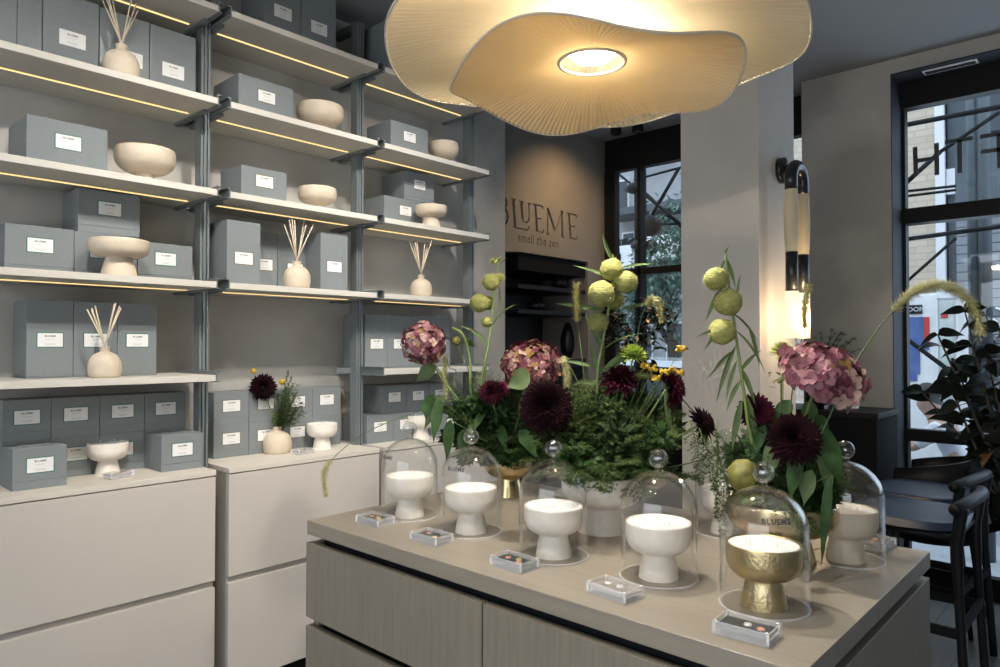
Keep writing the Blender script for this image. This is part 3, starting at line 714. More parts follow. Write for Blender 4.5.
CL = [(409.5, 2.065, 'leftmost glass cloche over a white candle, by the worktop corner', 2.97, 'white', 'white stone candle under the leftmost cloche'),
      (471, 1.889, 'second glass cloche from the left over a white candle', 3.35, 'white', 'white stone candle under the second cloche from the left'),
      (553.5, 1.674, 'third glass cloche from the left over a white candle', None, 'white', 'white stone candle under the third cloche from the left'),
      (658.5, 1.518, 'fourth glass cloche from the left over a white candle', 3.25, 'white', 'white stone candle under the fourth cloche, nearest the front edge middle'),
      (764, 1.351, 'nearest glass cloche, standing over the gold candle', 3.83, 'gold', 'hammered gold footed candle under the nearest cloche'),
      (846, 1.644, 'rear right glass cloche over a cream candle beside the gold planter', None, 'cream', 'cream stone candle under the rear right cloche'),
      (727, 1.883, 'rear glass cloche in the middle of the worktop behind hanging fern', None, 'white', 'white stone candle under the rear cloche behind hanging fern')]
for px, D, lc, ta, kind, lb in CL:
    c = at(px, 346 + 350 / D, Z=IZ); c = Vector((c.x, c.y, IZ))
    cloche(c, lc, ta)
    cc = c + Vector((0, 0, 0))
    if px == 846: cc += Vector((-.004, 0, 0))
    cn = candle(tuple(cc), lb, 'candles under the cloches', {'white': M_stonew, 'gold': M_gold, 'cream': M_stone}[kind])
    if kind != 'white': foot_text(cn, cc, math.atan2(-cc.y, -cc.x), M_goldp if kind == 'gold' else M_reed)
# ================================================================== PENDANT LAMP
M_fab = bpy.data.materials.new('pleated_fabric'); M_fab.use_nodes = True
nt = M_fab.node_tree; bs = nt.nodes['Principled BSDF']; bs.inputs['Base Color'].default_value = (0.80, 0.71, 0.53, 1); bs.inputs['Roughness'].default_value = .9
tr = nd(nt, 'ShaderNodeBsdfTranslucent'); tr.inputs[0].default_value = (0.92, 0.72, 0.42, 1)
mx = nd(nt, 'ShaderNodeMixShader'); mx.inputs[0].default_value = .42
nt.links.new(bs.outputs[0], mx.inputs[1]); nt.links.new(tr.outputs[0], mx.inputs[2]); nt.links.new(mx.outputs[0], nt.nodes['Material Output'].inputs[0])
M_piping = mat('shade_piping', (0.62, 0.58, 0.51), 0.9)
LC = at(592, 62, Z=2.1); LX, LY = LC.x, LC.y
def shade(zc_, r0, rim_r, rim_z, npl, name, parent, cone):
    """pleated disc: radius and height of the rim vary with the angle"""
    b = MB(); N = npl * 4; M = 26; vs = []; fs = []
    for j in range(M + 1):
        u = j / M
        for i in range(N):
            a = 2 * PI * i / N; R = rim_r(a); r = r0 + (R - r0) * u
            zz = zc_ + (rim_z(a) - zc_) * (u ** cone)
            fold = [0, 1, 0, -1][i % 4] * .0036 * min(1, .15 + u * 1.1)
            vs.append((LX + r * math.cos(a), LY + r * math.sin(a), zz + fold))
    for j in range(M):
        for i in range(N):
            i2 = (i + 1) % N; fs.append((j * N + i, j * N + i2, (j + 1) * N + i2, (j + 1) * N + i))
    b.add(vs, fs, 0, True)
    o = b.build(name, M_fab, parent)
    pts = [Vector((LX + rim_r(a) * math.cos(a), LY + rim_r(a) * math.sin(a), rim_z(a))) for a in [2 * PI * i / 160 for i in range(161)]]
    b = MB(); b.tube(pts, .0030, 8, cap=False); b.build('rim_piping', M_piping, o)
    return o
A1 = math.radians(11)
lamp = thing('pendant_lamp', 'large pendant lamp with two wavy pleated cream fabric discs over the island', 'lamp', (LX, LY, ZC))
low_r = lambda a: .353 + .006 * math.cos(4 * (a - A1)) 
low_z = lambda a: 2.045 + .023 * math.cos(4 * (a - A1))
up_r = lambda a: .500 + .006 * math.cos(4 * (a + math.radians(20)))
up_z = lambda a: 2.112 + .023 * math.cos(4 * (a + math.radians(20)))
shade(2.100, .080, low_r, low_z, 150, 'lower_shade', lamp, 1.35)
shade(2.195, .010, up_r, up_z, 190, 'upper_shade', lamp, 1.5)
b = MB(); b.tube([Vector((LX + .081 * math.cos(a), LY + .081 * math.sin(a), 2.099)) for a in [2 * PI * i / 60 for i in range(61)]], .0045, 8, cap=False); b.build('opening_ring', M_piping, lamp)
b = MB(); b.lathe(sm([(0.0, 2.100), (0.034, 2.103), (0.056, 2.118), (0.064, 2.140), (0.058, 2.155)], 4), 40, (LX, LY, 0)); b.build('bulb_bowl', M_bulb, lamp)
b = MB(); b.lathe([(0.0, 2.190), (.012, 2.190), (.012, 2.158), (.056, 2.156)], 32, (LX, LY, 0)); b.tube([(LX, LY, 2.19), (LX, LY, ZC - .03)], .006, 8); b.build('stem', M_white, lamp)
for k_ in range(3):
    a = k_ * 2 * PI / 3 + .3; b = MB(); b.tube([(LX + .012 * math.cos(a), LY + .012 * math.sin(a), 2.185), (LX + .070 * math.cos(a), LY + .070 * math.sin(a), 2.14), (LX + .081 * math.cos(a), LY + .081 * math.sin(a), 2.101)], .002, 6); b.build('strut', M_white, lamp)
b = MB(); b.lathe([(0, ZC - .03), (.06, ZC - .03), (.065, ZC - .02), (.065, ZC)], 32, (LX, LY, 0)); b.build('ceiling_cup', M_white, lamp)

# ================================================================== WALL LAMP ON THE PIER
wl = at(780, 171, Y=1.09)
t_ = thing('wall_lamp', 'black arched wall lamp with two hanging cream barrels on the pier side', 'lamp', (wl.x, 1.09, wl.z))
b = MB(); pts = []
vs0 = Vector((wl.x, 1.09, wl.z))
b.tube([vs0 - Vector((0, -.0, 0)), vs0 - Vector((0, .022, 0))], .052, 32); b.tube([vs0 - Vector((0, .02, 0)), vs0 - Vector((0, .085, 0))], .022, 16); b.build('backplate', M_blacklamp, t_)
legs = [(792, 2.655), (802.5, 2.745)]
LP = []
for px, D in legs:
    p = at(px, 250, D=D); LP.append(Vector((p.x, p.y, 0)))
yl = (LP[0].y + LP[1].y) / 2
LP = [Vector((p.x, yl, 0)) for p in LP]
mid = (LP[0] + LP[1]) / 2; hw = (LP[1].x - LP[0].x) / 2
zt_ = at(790, 157, D=2.66).z
arch = [Vector((LP[0].x, yl, 1.995))] + [Vector((mid.x - hw * math.cos(a), yl, zt_ - hw - .0235 + hw * math.sin(a))) for a in [PI * i / 16 for i in range(17)]] + [Vector((LP[1].x, yl, 1.995))]
b = MB(); b.tube(arch, .0235, 24); b.build('arch_tube', M_blacklamp, t_)
M_tubeglow = bpy.data.materials.new('frosted_glass_shade'); M_tubeglow.use_nodes = True
nt = M_tubeglow.node_tree; bs = nt.nodes['Principled BSDF']; bs.inputs['Base Color'].default_value = (0.9, 0.8, 0.6, 1); bs.inputs['Emission Color'].default_value = (1, .80, .50, 1); bs.inputs['Emission Strength'].default_value = .75
for i, p in enumerate(LP):
    b = MB(); b.lathe(sm([(0.0225, 1.995), (.0255, 1.95), (.027, 1.875), (.0255, 1.80), (.0222, 1.757)], 4), 28, (p.x, p.y, 0)); b.build('barrel', M_cream, t_)
    b = MB(); b.lathe([(0, 1.757), (.0225, 1.757), (.0225, 1.608), (0, 1.608)], 28, (p.x, p.y, 0)); b.build('lower_tube', M_blacklamp, t_)
    b = MB(); b.lathe([(0.020, 1.6075), (.0245, 1.6075), (.0245, 1.43), (.0225, 1.43), (.0225, 1.60)], 28, (p.x, p.y, 0)); b.build('glass_shade', M_tubeglow, t_)
    l = bpy.data.lights.new('lamp_light', 'POINT'); l.energy = 5.0 if i == 0 else 3.0; l.color = (1, .72, .42); l.shadow_soft_size = .03
    lo = bpy.data.objects.new('lamp_light', l); COL.objects.link(lo); lo.location = (p.x, p.y - .045, 1.50)

# ================================================================== DARK UNIT IN THE NICHE
nx0 = xc; nx1 = 4.62
t_ = thing('shelf_unit', 'dark open shelving unit with black vases under the carved sign', 'shelving', ((nx0 + nx1) / 2, 3.4, 0))
def zpx(py): return at(521.6, py, Y=3.19).z
b = MB()
for zz in (zpx(284), zpx(309)): b.box(nx0, nx1, 3.19, 3.60, zz - .03, zz, bev=.002)
b.build('shelf_board', M_blackwood, t_)
b = MB(); b.box(nx0, nx1, 3.19, 3.60, zpx(360) - .06, zpx(360)); b.build('counter_top', M_blackwood, t_)
b = MB(); b.box(nx0 + .01, nx1 - .01, 3.20, 3.60, 0, zpx(360) - .061); b.build('cupboard', M_dark, t_)
b = MB(); b.box(nx0, nx1, 3.19, 3.60, zb - .12, zb - .01); b.build('header', M_dark, t_)
b = MB(); b.box(nx1 - .03, nx1, 3.21, 3.59, zpx(360) + .001, zb - .121); b.build('side_panel', M_black, t_)
M_vase = mat('black_vase', (0.012, 0.012, 0.014), 0.35)
def nv(px, z, label, prof, s):
    c = on(px, 3.36, z); b = MB(); b.lathe([(r * s, zz * s) for r, zz in prof], 32, c)
    tag(b.build('vase', M_vase, origin=c), label, 'vase', 'black vases in the dark unit')
RND = [(0, 0)] + sm([(0.03, 0), (.06, .03), (.07, .065), (.055, .11), (.02, .13), (.018, .14)], 4) + [(0, .14)]
OVAL = [(0, 0)] + sm([(0.04, 0), (.08, .03), (.09, .055), (.07, .09), (.04, .10)], 4) + [(0, .10)]
TALL = [(0, 0)] + sm([(0.03, 0), (.055, .06), (.062, .14), (.045, .22), (.025, .27), (.02, .28)], 4) + [(0, .28)]
nv(560, zpx(284) + .001, 'round black vase on the top board of the dark unit', RND, .95)
nv(536, zpx(309) + .001, 'low oval black vase on the middle board of the dark unit', OVAL, .8)
nv(568, zpx(360) + .001, 'tall teardrop black vase on the dark unit counter', TALL, 1.0)

# ================================================================== BAR COUNTER, STOOLS
ct = at(878, 414, X=4.02)
t_ = thing('bar_counter', 'black bar-height counter against the grey wall behind the pier', 'counter', (4.23, 1.6, 0))
b = MB(); b.box(4.02, XE - .002, ct.y, 2.7, ct.z - .03, ct.z, bev=.002); b.build('counter_top', M_black, t_)
b = MB(); b.box(4.03, XE - .002, ct.y + .01, 2.69, 0, ct.z - .031); b.build('body', M_dark, t_)
pc = at(846, 411, X=4.2)
b = MB(); b.lathe([(0, 0), (.05, 0), (.065, .006), (.066, .022), (.062, .022), (.06, .008), (0, .008)], 36, (pc.x, pc.y, ct.z + .0005))
tag(b.build('dish', M_plate, origin=(pc.x, pc.y, ct.z)), 'small pale round dish on the black counter near its end', 'dish')
pc = at(822, 411, X=4.15)
b = MB(); b.lathe([(0, 0), (.03, 0), (.032, .004), (.032, .075), (.028, .08), (0, .08)], 24, (pc.x, pc.y, ct.z + .0005)); b.lathe([(.0325, .02), (.0325, .06)], 24, (pc.x, pc.y, ct.z + .0005), mi=1)
tag(b.build('tin', [M_white, mat('tin_blue', (0.05, .12, .25), .4)], origin=(pc.x, pc.y, ct.z)), 'small white and blue tin on the black counter behind the flowers', 'tin')

def stool(loc, rz, label):
    t_ = thing('bar_stool', label, 'stool', (0, 0, 0), 'bar stools')
    SH = .75
    b = MB(); n = 40; vs = []; fs = []     # dished rounded-square seat
    for j in range(7):
        u = j / 6
        for i in range(n):
            a = 2 * PI * i / n; r = .215 * (abs(math.cos(a)) ** 3.2 + abs(math.sin(a)) ** 3.2) ** (-1 / 3.2)
            vs.append((r * u * math.cos(a) * 1.03, r * u * math.sin(a) * .95, SH - .010 * (1 - u * u) ** 1 - .004 * (u > .95)))
    for i in range(n):
        a = 2 * PI * i / n; r = .205 * (abs(math.cos(a)) ** 3.2 + abs(math.sin(a)) ** 3.2) ** (-1 / 3.2); vs.append((r * math.cos(a) * 1.03, r * math.sin(a) * .95, SH - .032))
    for j in range(7):
        for i in range(n):
            i2 = (i + 1) % n; fs.append((j * n + i, j * n + i2, (j + 1) * n + i2, (j + 1) * n + i))
    fs.append(tuple(range(7 * n + n - 1, 7 * n - 1, -1)))
    b.add(vs, fs); b.build('seat', M_seat, t_)
    fl = [(-.17, .17), (.17, .17)]; bl = [(-.19, -.19), (.19, -.19)]
    for (x, y) in fl: b = MB(); b.tube([(x * 1.12, y * 1.12, 0), (x, y, SH - .033)], [.014, .019], 12); b.build('leg', M_blackwood, t_)
    for (x, y) in bl: b = MB(); b.tube(crom([(x * 1.1, y * 1.15, 0), (x, y, SH - .15), (x * 1.02, y * 1.03, SH - .02), (x * 1.04, y * 1.10, SH + .065)], 5), [.016] * 5 + [.021] * 11, 12); b.build('leg', M_blackwood, t_)
    b = MB()
    b.tube([(-.17, .17, SH - .05), (.17, .17, SH - .05)], .013, 8); b.tube([(-.19, -.18, SH - .05), (.19, -.18, SH - .05)], .013, 8)
    b.tube([(-.17, .17, SH - .05), (-.19, -.18, SH - .05)], .013, 8); b.tube([(.17, .17, SH - .05), (.19, -.18, SH - .05)], .013, 8); b.build('seat_frame', M_blackwood, t_)
    for (p, q_) in (((-.185, .185, .27), (.185, .185, .27)), ((-.20, -.205, .38), (.20, -.205, .38)), ((-.185, .185, .36), (-.203, -.205, .36)), ((.185, .185, .36), (.203, -.205, .36))):
        b = MB(); b.obox((Vector(p) + Vector(q_)) / 2, (Vector(q_) - Vector(p)).normalized(), (Vector(q_) - Vector(p)).normalized().cross(Vector((0, 0, 1))), Vector((0, 0, 1)), (Vector(q_) - Vector(p)).length, .016, .034); b.build('stretcher', M_blackwood, t_)
    b = MB(); pts = crom([(-.225, -.185, SH + .055), (-.15, -.215, SH + .075), (0, -.235, SH + .085), (.15, -.215, SH + .075), (.225, -.185, SH + .055)], 5)
    b.tube(pts, [.018] + [.023] * (len(pts) - 2) + [.018], 14); b.build('back_rail', M_blackwood, t_)
    t_.location = loc; t_.rotation_euler = (0, 0, rz)
    return t_
s1 = stool((3.19, .70, 0), math.radians(0), 'black bar stool with a blue-black seat, nearer of the two beyond the island')
dup(s1, (3.68, .76, 0), 'black bar stool with a blue-black seat, farther of the two beyond the island', rotz=math.radians(-6))

# ================================================================== OUTSIDE
M_road = mat('asphalt', (0.16, 0.165, 0.17), .9, var=.15, vscale=30)
M_pave = mat('pavement', (0.36, 0.38, 0.41), .8, var=.1, vscale=8)
M_bldg = mat('pale_facade', (0.30, 0.31, 0.32), .8, var=.25, vscale=1.2)
M_slate = mat('grey_facade', (0.075, 0.095, 0.11), .5, var=.3, vscale=.9, spec=.3)
M_dglass = mat('dark_window', (0.035, 0.05, 0.065), .12)
M_scaf = mat('scaffold_shaded', (0.010, 0.012, 0.014), .6, spec=.15)  # shade on the tubes' room side is put into this near-black colour
M_shut = mat('shutter_grey', (0.20, 0.22, 0.24), .6)
M_brick = bpy.data.materials.new('tan_brick'); M_brick.use_nodes = True
nt = M_brick.node_tree; bs = nt.nodes['Principled BSDF']; tc = nd(nt, 'ShaderNodeTexCoord'); mp = nd(nt, 'ShaderNodeMapping'); mp.inputs['Rotation'].default_value = (0, PI / 2, PI / 2)
br = nd(nt, 'ShaderNodeTexBrick'); br.inputs['Color1'].default_value = (0.62, 0.53, 0.41, 1); br.inputs['Color2'].default_value = (0.54, 0.45, 0.34, 1); br.inputs['Mortar'].default_value = (0.45, 0.40, 0.33, 1)
br.inputs['Scale'].default_value = 1; br.inputs['Brick Width'].default_value = .42; br.inputs['Row Height'].default_value = .13; br.inputs['Mortar Size'].default_value = .012
sx_ = nd(nt, 'ShaderNodeSeparateXYZ'); cb = nd(nt, 'ShaderNodeCombineXYZ')
nt.links.new(tc.outputs['Object'], sx_.inputs[0]); nt.links.new(sx_.outputs[1], cb.inputs[0]); nt.links.new(sx_.outputs[2], cb.inputs[1])
nt.links.new(cb.outputs[0], br.inputs['Vector']); nt.links.new(br.outputs['Color'], bs.inputs['Base Color']); bs.inputs['Roughness'].default_value = .85
GZ = -.12
b = MB(); b.box(XG + .06, 7.6, -30, 30, GZ - .1, GZ); struct(b.build('pavement', M_pave))
b = MB(); b.box(7.6, 14, -30, 30, GZ - .25, GZ - .12); struct(b.build('road', M_road))
b = MB(); b.box(14, 40, -30, 40, GZ - .1, GZ - .02); struct(b.build('far_pavement', M_pave))

def ybox(b, X, pl, pr, pt, pb, dx=.05, mi=0, mirror=False):
    """a block on plane X whose outline is measured in the photo"""
    a = at(pl, pt, X=X); c = at(pr, pb, X=X); a2 = at(pr, pt, X=X); c2 = at(pl, pb, X=X)
    b.box(X, X + dx, c.y, a.y, (c.z + c2.z) / 2, (a.z + a2.z) / 2, mi=mi)
# brick block
t_ = thing('brick_building', 'tan brick building seen at the left edge of the wide window', 'building', (17, 4, GZ))
yb0 = at(936, 200, X=16).y
b = MB(); b.box(16, 22, yb0, yb0 + 4.6, GZ, 14); b.build('wall', M_brick, t_)
b = MB(); b.box(15.93, 16.05, yb0 - .16, yb0 + .0, GZ, 14); b.build('corner_pilaster', M_white, t_)
# grey glazed block
t_ = thing('office_building', 'dark glazed grey building across the street behind the scaffolding', 'building', (19, -3, GZ))
b = MB(); b.box(16.2, 24, -10, yb0 - .17, GZ, 14); b.build('wall', M_slate, t_)
b = MB()
za = at(960, 178, X=16).z; b.box(16.05, 16.2, -10, yb0 - .17, za - .28, za + .22); b.build('white_fascia', M_white, t_)
for i in range(5):
    for j in range(3):
        b = MB(); y1_ = yb0 - .6 - i * 2.0; b.box(16.13, 16.19, y1_ - 1.6, y1_, 1.2 + j * 4.3, 3.4 + j * 4.3); b.build('window', M_dglass, t_)
# pale facade seen through the narrow window
t_ = thing('apartment_building', 'pale stone apartment block with balconies seen through the narrow window', 'building', (17, 12, GZ))
b = MB(); b.box(16, 22, yb0 + 4.7, 26, GZ, 14); b.build('wall', M_bldg, t_)
def AP(px, py, X=15.95): return at(px, py, X=X)
for (pl, pr, pt, pb) in ((622, 634, 232, 262), (655, 672, 215, 240), (655, 676, 250, 262), (666, 683, 322, 372), (640, 652, 330, 372), (617, 628, 180, 215)):
    w_ = MB(); ybox(w_, 15.93, pl, pr, pt, pb, .1); fo = w_.build('window', M_white, t_)
    w_ = MB(); ybox(w_, 15.90, pl + 1.2, pr - 1.2, pt + 1.5, pb - 1.5, .03); w_.build('pane', M_dglass, fo)
b = MB(); ybox(b, 15.0, 600, 684, 205, 212, .9); b.build('balcony_slab', M_slate, t_)
b = MB(); ybox(b, 15.0, 600, 684, 262, 266, .9); b.build('balcony_slab', M_slate, t_)
b = MB()
for i in range(40):
    p = at(602 + i * 2.05, 245, X=15.0); b.box(14.98, 15.02, p.y - .012, p.y + .012, at(650, 263, X=15).z, at(650, 238, X=15).z)
ybox(b, 14.98, 600, 684, 237, 239, .05); b.build('balcony_railing', M_scaf, t_)
for (px, py, lb) in ((620, 258, 'white air-conditioning unit on the balcony, left one'), (657, 248, 'white air-conditioning unit on the balcony beside the scaffold pole')):
    c = at(px, py, X=14.6); t2 = thing('air_conditioner', lb, 'air conditioner', c)
    b = MB(); b.box(14.5, 14.9, c.y - .42, c.y + .42, c.z - .28, c.z + .28, bev=.02); b.build('housing', M_white, t2)
    b = MB(); b.tube([(14.49, c.y + .1, c.z), (14.47, c.y + .1, c.z)], .2, 20); b.build('fan_grille', M_scaf, t2)
# street tree
def leafcloud(name, label, cat, base, blobs, n, m, size, trunk=None, tm=None, seed=4, group=None, aspect=.5, parts=('foliage', 'trunk')):
    R_ = random.Random(seed); t2 = thing(name, label, cat, base, group)
    b = MB()
    for (c, r) in blobs:
        c = Vector(c)
        for i in range(int(n * r[0] * r[1] * r[2] / (blobs[0][1][0] * blobs[0][1][1] * blobs[0][1][2]) ** 1.0)):
            d = Vector((R_.gauss(0, .5), R_.gauss(0, .5), R_.gauss(0, .5))); p = c + Vector((d.x * r[0], d.y * r[1], d.z * r[2]))
            b.leaf(p, Vector((R_.uniform(-1, 1), R_.uniform(-1, 1), R_.uniform(-.7, .4))), Vector((R_.uniform(-.4, .4), R_.uniform(-.4, .4), 1)), size * R_.uniform(.6, 1.3), size * aspect, .5, 2)
    b.build(parts[0], m, t2)
    if trunk:
        b = MB()
        for pts, rr in trunk: b.tube(pts, rr, 10)
        b.build(parts[1], tm, t2)
    return t2
M_bark = mat('bark', (0.07, 0.06, 0.05), .9, var=.3, vscale=20)
M_tree = mat('street_tree_leaf', (0.10, 0.17, 0.13), .6, var=.4, vscale=2, trans=.2)
c1 = at(668, 285, X=11.5); c2 = at(645, 305, X=11.8); c3 = at(676, 235, X=11.8); c4 = at(618, 330, X=12)
base = Vector((11.7, c1.y - .1, GZ - .12))
leafcloud('street_tree', 'leafy street tree in front of the pale building', 'tree', base, [(c1, (.8, .75, .8)), (c2, (.7, .7, .6)), (c3, (.6, .6, .7)), (c4, (.6, .6, .5))], 950, M_tree, .17,
          [([base, base + Vector((0, .1, 1.6)), c1 - Vector((0, 0, .4)), c1 + Vector((0, 0, .5))], [.13, .1, .07, .03]), ([base + Vector((0, .1, 1.6)), c2], [.08, .02])], M_bark, 5)
# parked cars
M_carw = mat('car_white', (0.62, 0.66, 0.70), .25, coat=.6); M_carg = mat('car_glass', (0.02, 0.03, 0.04), .08); M_tyre = mat('tyre', (.015, .015, .015), .8)
def car(c, label, L=4.3):
    t2 = thing('car', label, 'car', c); c = Vector(c)
    def prof(pts, x0, x1, nm_, m, inset=0):
        b = MB(); n = len(pts); vs = [(x0, c.y + y * L / 4.3, c.z + z) for y, z in pts] + [(x1, c.y + y * L / 4.3, c.z + z) for y, z in pts]
        b.add(vs, [tuple(range(n)), tuple(range(2 * n - 1, n - 1, -1))] + [(i, i + n, (i + 1) % n + n, (i + 1) % n) for i in range(n)], 0, False); return b.build(nm_, m, t2)
    prof([(-2.15, .35), (-2.15, .72), (-1.3, .92), (1.6, .98), (2.12, .85), (2.15, .35)], c.x - .88, c.x + .88, 'body', M_carw)
    prof([(-1.3, .93), (-.6, 1.36), (1.0, 1.40), (1.65, .99)], c.x - .74, c.x + .74, 'glasshouse', M_carg)
    prof([(-.68, 1.365), (-.5, 1.45), (.95, 1.48), (1.12, 1.405)], c.x - .76, c.x + .76, 'roof', M_carw)
    for sx in (-1, 1):
        for yy in (-1.35, 1.35):
            b = MB(); b.tube([(c.x + sx * .70, c.y + yy, c.z + .32), (c.x + sx * .90, c.y + yy, c.z + .32)], .32, 24); w_ = b.build('wheel', M_tyre, t2)
            b = MB(); b.tube([(c.x + sx * .895, c.y + yy, c.z + .32), (c.x + sx * .91, c.y + yy, c.z + .32)], .19, 16); b.build('hub', M_white, w_)
cc = at(690, 358, X=8.7)
car((8.7, at(672, 370, X=8.7).y, GZ - .12), 'white parked car with a pale roof beyond the narrow window')
# scaffolding
def pole(t2, a, b_, r=.026, m=None, nm_='tube'):
    b = MB(); b.tube([a, b_], r * .62, 12); b.build(nm_, m or M_scaf, t2)
t_ = thing('scaffold', 'dark scaffold frame with crossed braces outside the narrow window', 'scaffold', (5.75, 3.6, GZ))
X_ = 5.75
def A_(px, py, X=X_): return at(px, py, X=X)
pa = A_(636, 170); pb = A_(645, 200)
for p in (pa, pb): pole(t_, Vector((X_, p.y, GZ)), Vector((X_, p.y, 4)), .030 if p is pa else .022, nm_='standard')
for (a, bb, r) in (((616, 172), (682, 225), .020), ((640, 188), (683, 228), .024), ((648, 222), (679, 168), .026), ((640, 224), (683, 224), .016), ((690, 165), (634, 180), .018)):
    pole(t_, A_(*a), A_(*bb), r, nm_='brace')
for (px, py, r) in ((634, 188, .055), (640, 245, .05)):
    b = MB(); c = A_(px, py); b.tube([c + Vector((0, .09, 0)), c + Vector((0, .03, 0)), c - Vector((0, .03, 0)), c - Vector((0, .09, 0))], [r * .5, r, r, r * .5], 14); b.build('coupler', M_black, t_)
c = A_(650, 226, 5.65)
b = MB(); b.tube([c - Vector((.05, 0, 0)), c - Vector((.02, 0, 0)), c + Vector((.05, 0, 0))], [.085, .10, .09], 28); tag(b.build('work_light', M_black, origin=c), 'round black lamp fixed to the scaffold outside the narrow window', 'lamp')
t_ = thing('scaffold', 'grey scaffold frame outside the wide window with diagonal tubes', 'scaffold', (6.0, .9, GZ))
X_ = 6.0
p = A_(972, 200)
for px, r in ((966, .035), (978, .045)): y_ = A_(px, 200).y; pole(t_, Vector((X_, y_, GZ)), Vector((X_, y_, 4)), r * 1.6, M_slate, 'standard')
for a, bb, r in (((900, 126), (1004, 106), .030), ((900, 192), (956, 186), .016), ((900, 197), (956, 190), .016), ((896, 192), (940, 152), .028), ((940, 152), (1000, 112), .022), ((900, 240), (1004, 226), .026), ((904, 284), (956, 238), .018), ((900, 334), (962, 380), .026)):
    pole(t_, A_(*a), A_(*bb), r, nm_='brace')
# letters on the glass of the wide window
lt = thing('window_lettering', 'thin dark capital letters stuck on the upper pane of the wide window', 'lettering', at(945, 158, X=XG - .004))
def gl(a, b_, w):
    a = at(*a, X=XG - .003); b_ = at(*b_, X=XG - .003); d = (b_ - a).normalized(); b = MB(); b.obox((a + b_) / 2, d, Vector((1, 0, 0)), d.cross(Vector((1, 0, 0))), (b_ - a).length, .004, w); return b
for nm_, ss in (('letter_h', [((915, 147), (916, 175)), ((936.5, 143), (937, 175)), ((915, 161), (937, 158))]), ('letter_t', [((945, 142.5), (973, 138)), ((959.5, 140), (960, 173))]), ('letter_e', [((980, 137), (1004, 133)), ((981, 152), (1004, 149)), ((999, 134), (1000, 168))])):
    b = MB()
    for a, c in ss:
        g = gl(a, c, .024); b.add(g.v, g.f, 0, False)
    b.build(nm_, M_letter, lt)
# street kiosk
KX = 9.0
t_ = thing('kiosk', 'white street kiosk with a blue and red mural beyond the wide window', 'kiosk', (KX + .6, at(935, 380, X=KX).y, GZ))
M_kw = mat('kiosk_white', (0.74, 0.75, 0.75), .5, var=.05); M_kb = mat('mural_blue', (0.03, 0.07, 0.25), .6, col2=(.10, .16, .36), vscale=5); M_kr = mat('mural_red', (0.45, .04, .03), .6)
b = MB(); ky1 = at(900, 380, X=KX).y + .5; ky0 = at(958, 380, X=KX).y; kz = at(940, 293, X=KX).z
b.box(KX, KX + 1.4, ky0, ky1, GZ, kz, bev=.02); b.build('cabin', M_kw, t_)
b = MB(); ybox(b, KX - .03, 936, 960, 293, 298, .06); ybox(b, KX - .03, 936, 939, 298, 450, .05); ybox(b, KX - .03, 956, 959, 298, 450, .05); b.build('door_frame', M_white, t_)
b = MB(); ybox(b, KX - .02, 940, 955, 302, 440, .03); do = b.build('door', mat('poster_panel', (0.50, .55, .52), .4, var=.25, vscale=6), t_)
b = MB(); ybox(b, KX - .03, 941, 948, 313, 318, .02); b.build('notice', M_kr, do)
b = MB()
ybox(b, KX - .012, 903, 923.5, 317, 347, .02); ybox(b, KX - .012, 923.5, 929, 342, 350, .02); ybox(b, KX - .012, 903, 920, 347, 374, .02); ybox(b, KX - .0125, 903, 917, 374, 381, .02); b.build('blue_mural', M_kb, t_)
b = MB(); ybox(b, KX - .014, 923.6, 929.5, 317, 342, .02); b.build('red_mural', M_kr, t_)
b = MB(); ybox(b, KX - .02, 908, 922, 305, 314, .03); sg = b.build('sign_board', M_black, t_)
tv, tf = text_verts('OON', 1.0, 0, 1.0); c = at(916, 309.5, X=KX - .022); sc_ = .072
b = MB(); b.add([(KX - .024, c.y - v.x * sc_, c.z + v.y * sc_) for v in tv], tf, 0, False); b.build('lettering', M_white, sg)
# roller shutters with graffiti
t_ = thing('roller_shutter', 'grey roller shutter scrawled with graffiti across the street', 'shutter', (12, at(985, 380, X=12).y, GZ))
ya = at(958, 380, X=12).y
b = MB()
for i in range(26):
    z_ = GZ + i * .13; b.box(12, 12.04, ya - 4.5, ya, z_, z_ + .115, bev=0)
b.build('slats', M_shut, t_)
b = MB(); b.box(11.95, 12.3, ya - 4.5, ya, GZ + 26 * .13, GZ + 26 * .13 + .9); b.build('header', M_slate, t_)
for (a0, w_) in (((966, 335), 8), ((985, 345), 9), ((974, 365), 7), ((992, 322), 8)):
    c = at(*a0, X=11.97); pts = [c + Vector((0, .28 * math.cos(t * 1.3 + w_), .20 * math.sin(t * 2.1 + w_))) for t in [i * .25 for i in range(26)]]
    b = MB(); b.tube(crom(pts, 2), .018, 6); b.build('graffiti_line', M_black if w_ % 2 else M_white, t_)
# ================================================================== FLOWERS
BL = at(509, 346 + 350 / 2.35, Z=IZ); BL = Vector((BL.x, BL.y, IZ))
BC = at(602, 346 + 350 / 1.90, Z=IZ); BC = Vector((BC.x, BC.y, IZ))
BR = at(782, 346 + 350 / 1.64, Z=IZ); BR = Vector((BR.x, BR.y, IZ))
def planter(name, c, s, sz, m, label, moss_r, group='footed planters on the island'):
    t_ = thing(name, label, 'planter', c, group)
    k_ = [(r * s, z * sz) for r, z in CANDLE]
    b = MB(); b.lathe([(0, 0)] + k_ + [(0.064 * s, .10 * sz), (0, .098 * sz)], 64, c); b.build('bowl', m, t_)
    b = MB(); b.sphere(c + Vector((0, 0, .100 * sz)), 0.0635 * s, 28, sc=(1, 1, .36), bumpy=.25); b.build('moss', M_moss, t_)
    return t_
planter('gold_planter', BL, 1.18, 1.15, M_goldp, 'smaller gold footed planter, left rear, holding the left bouquet', .06)
planter('white_planter', BC, 1.55, 1.28, M_stonew, 'white stone footed planter in the middle holding the central bouquet', .09)
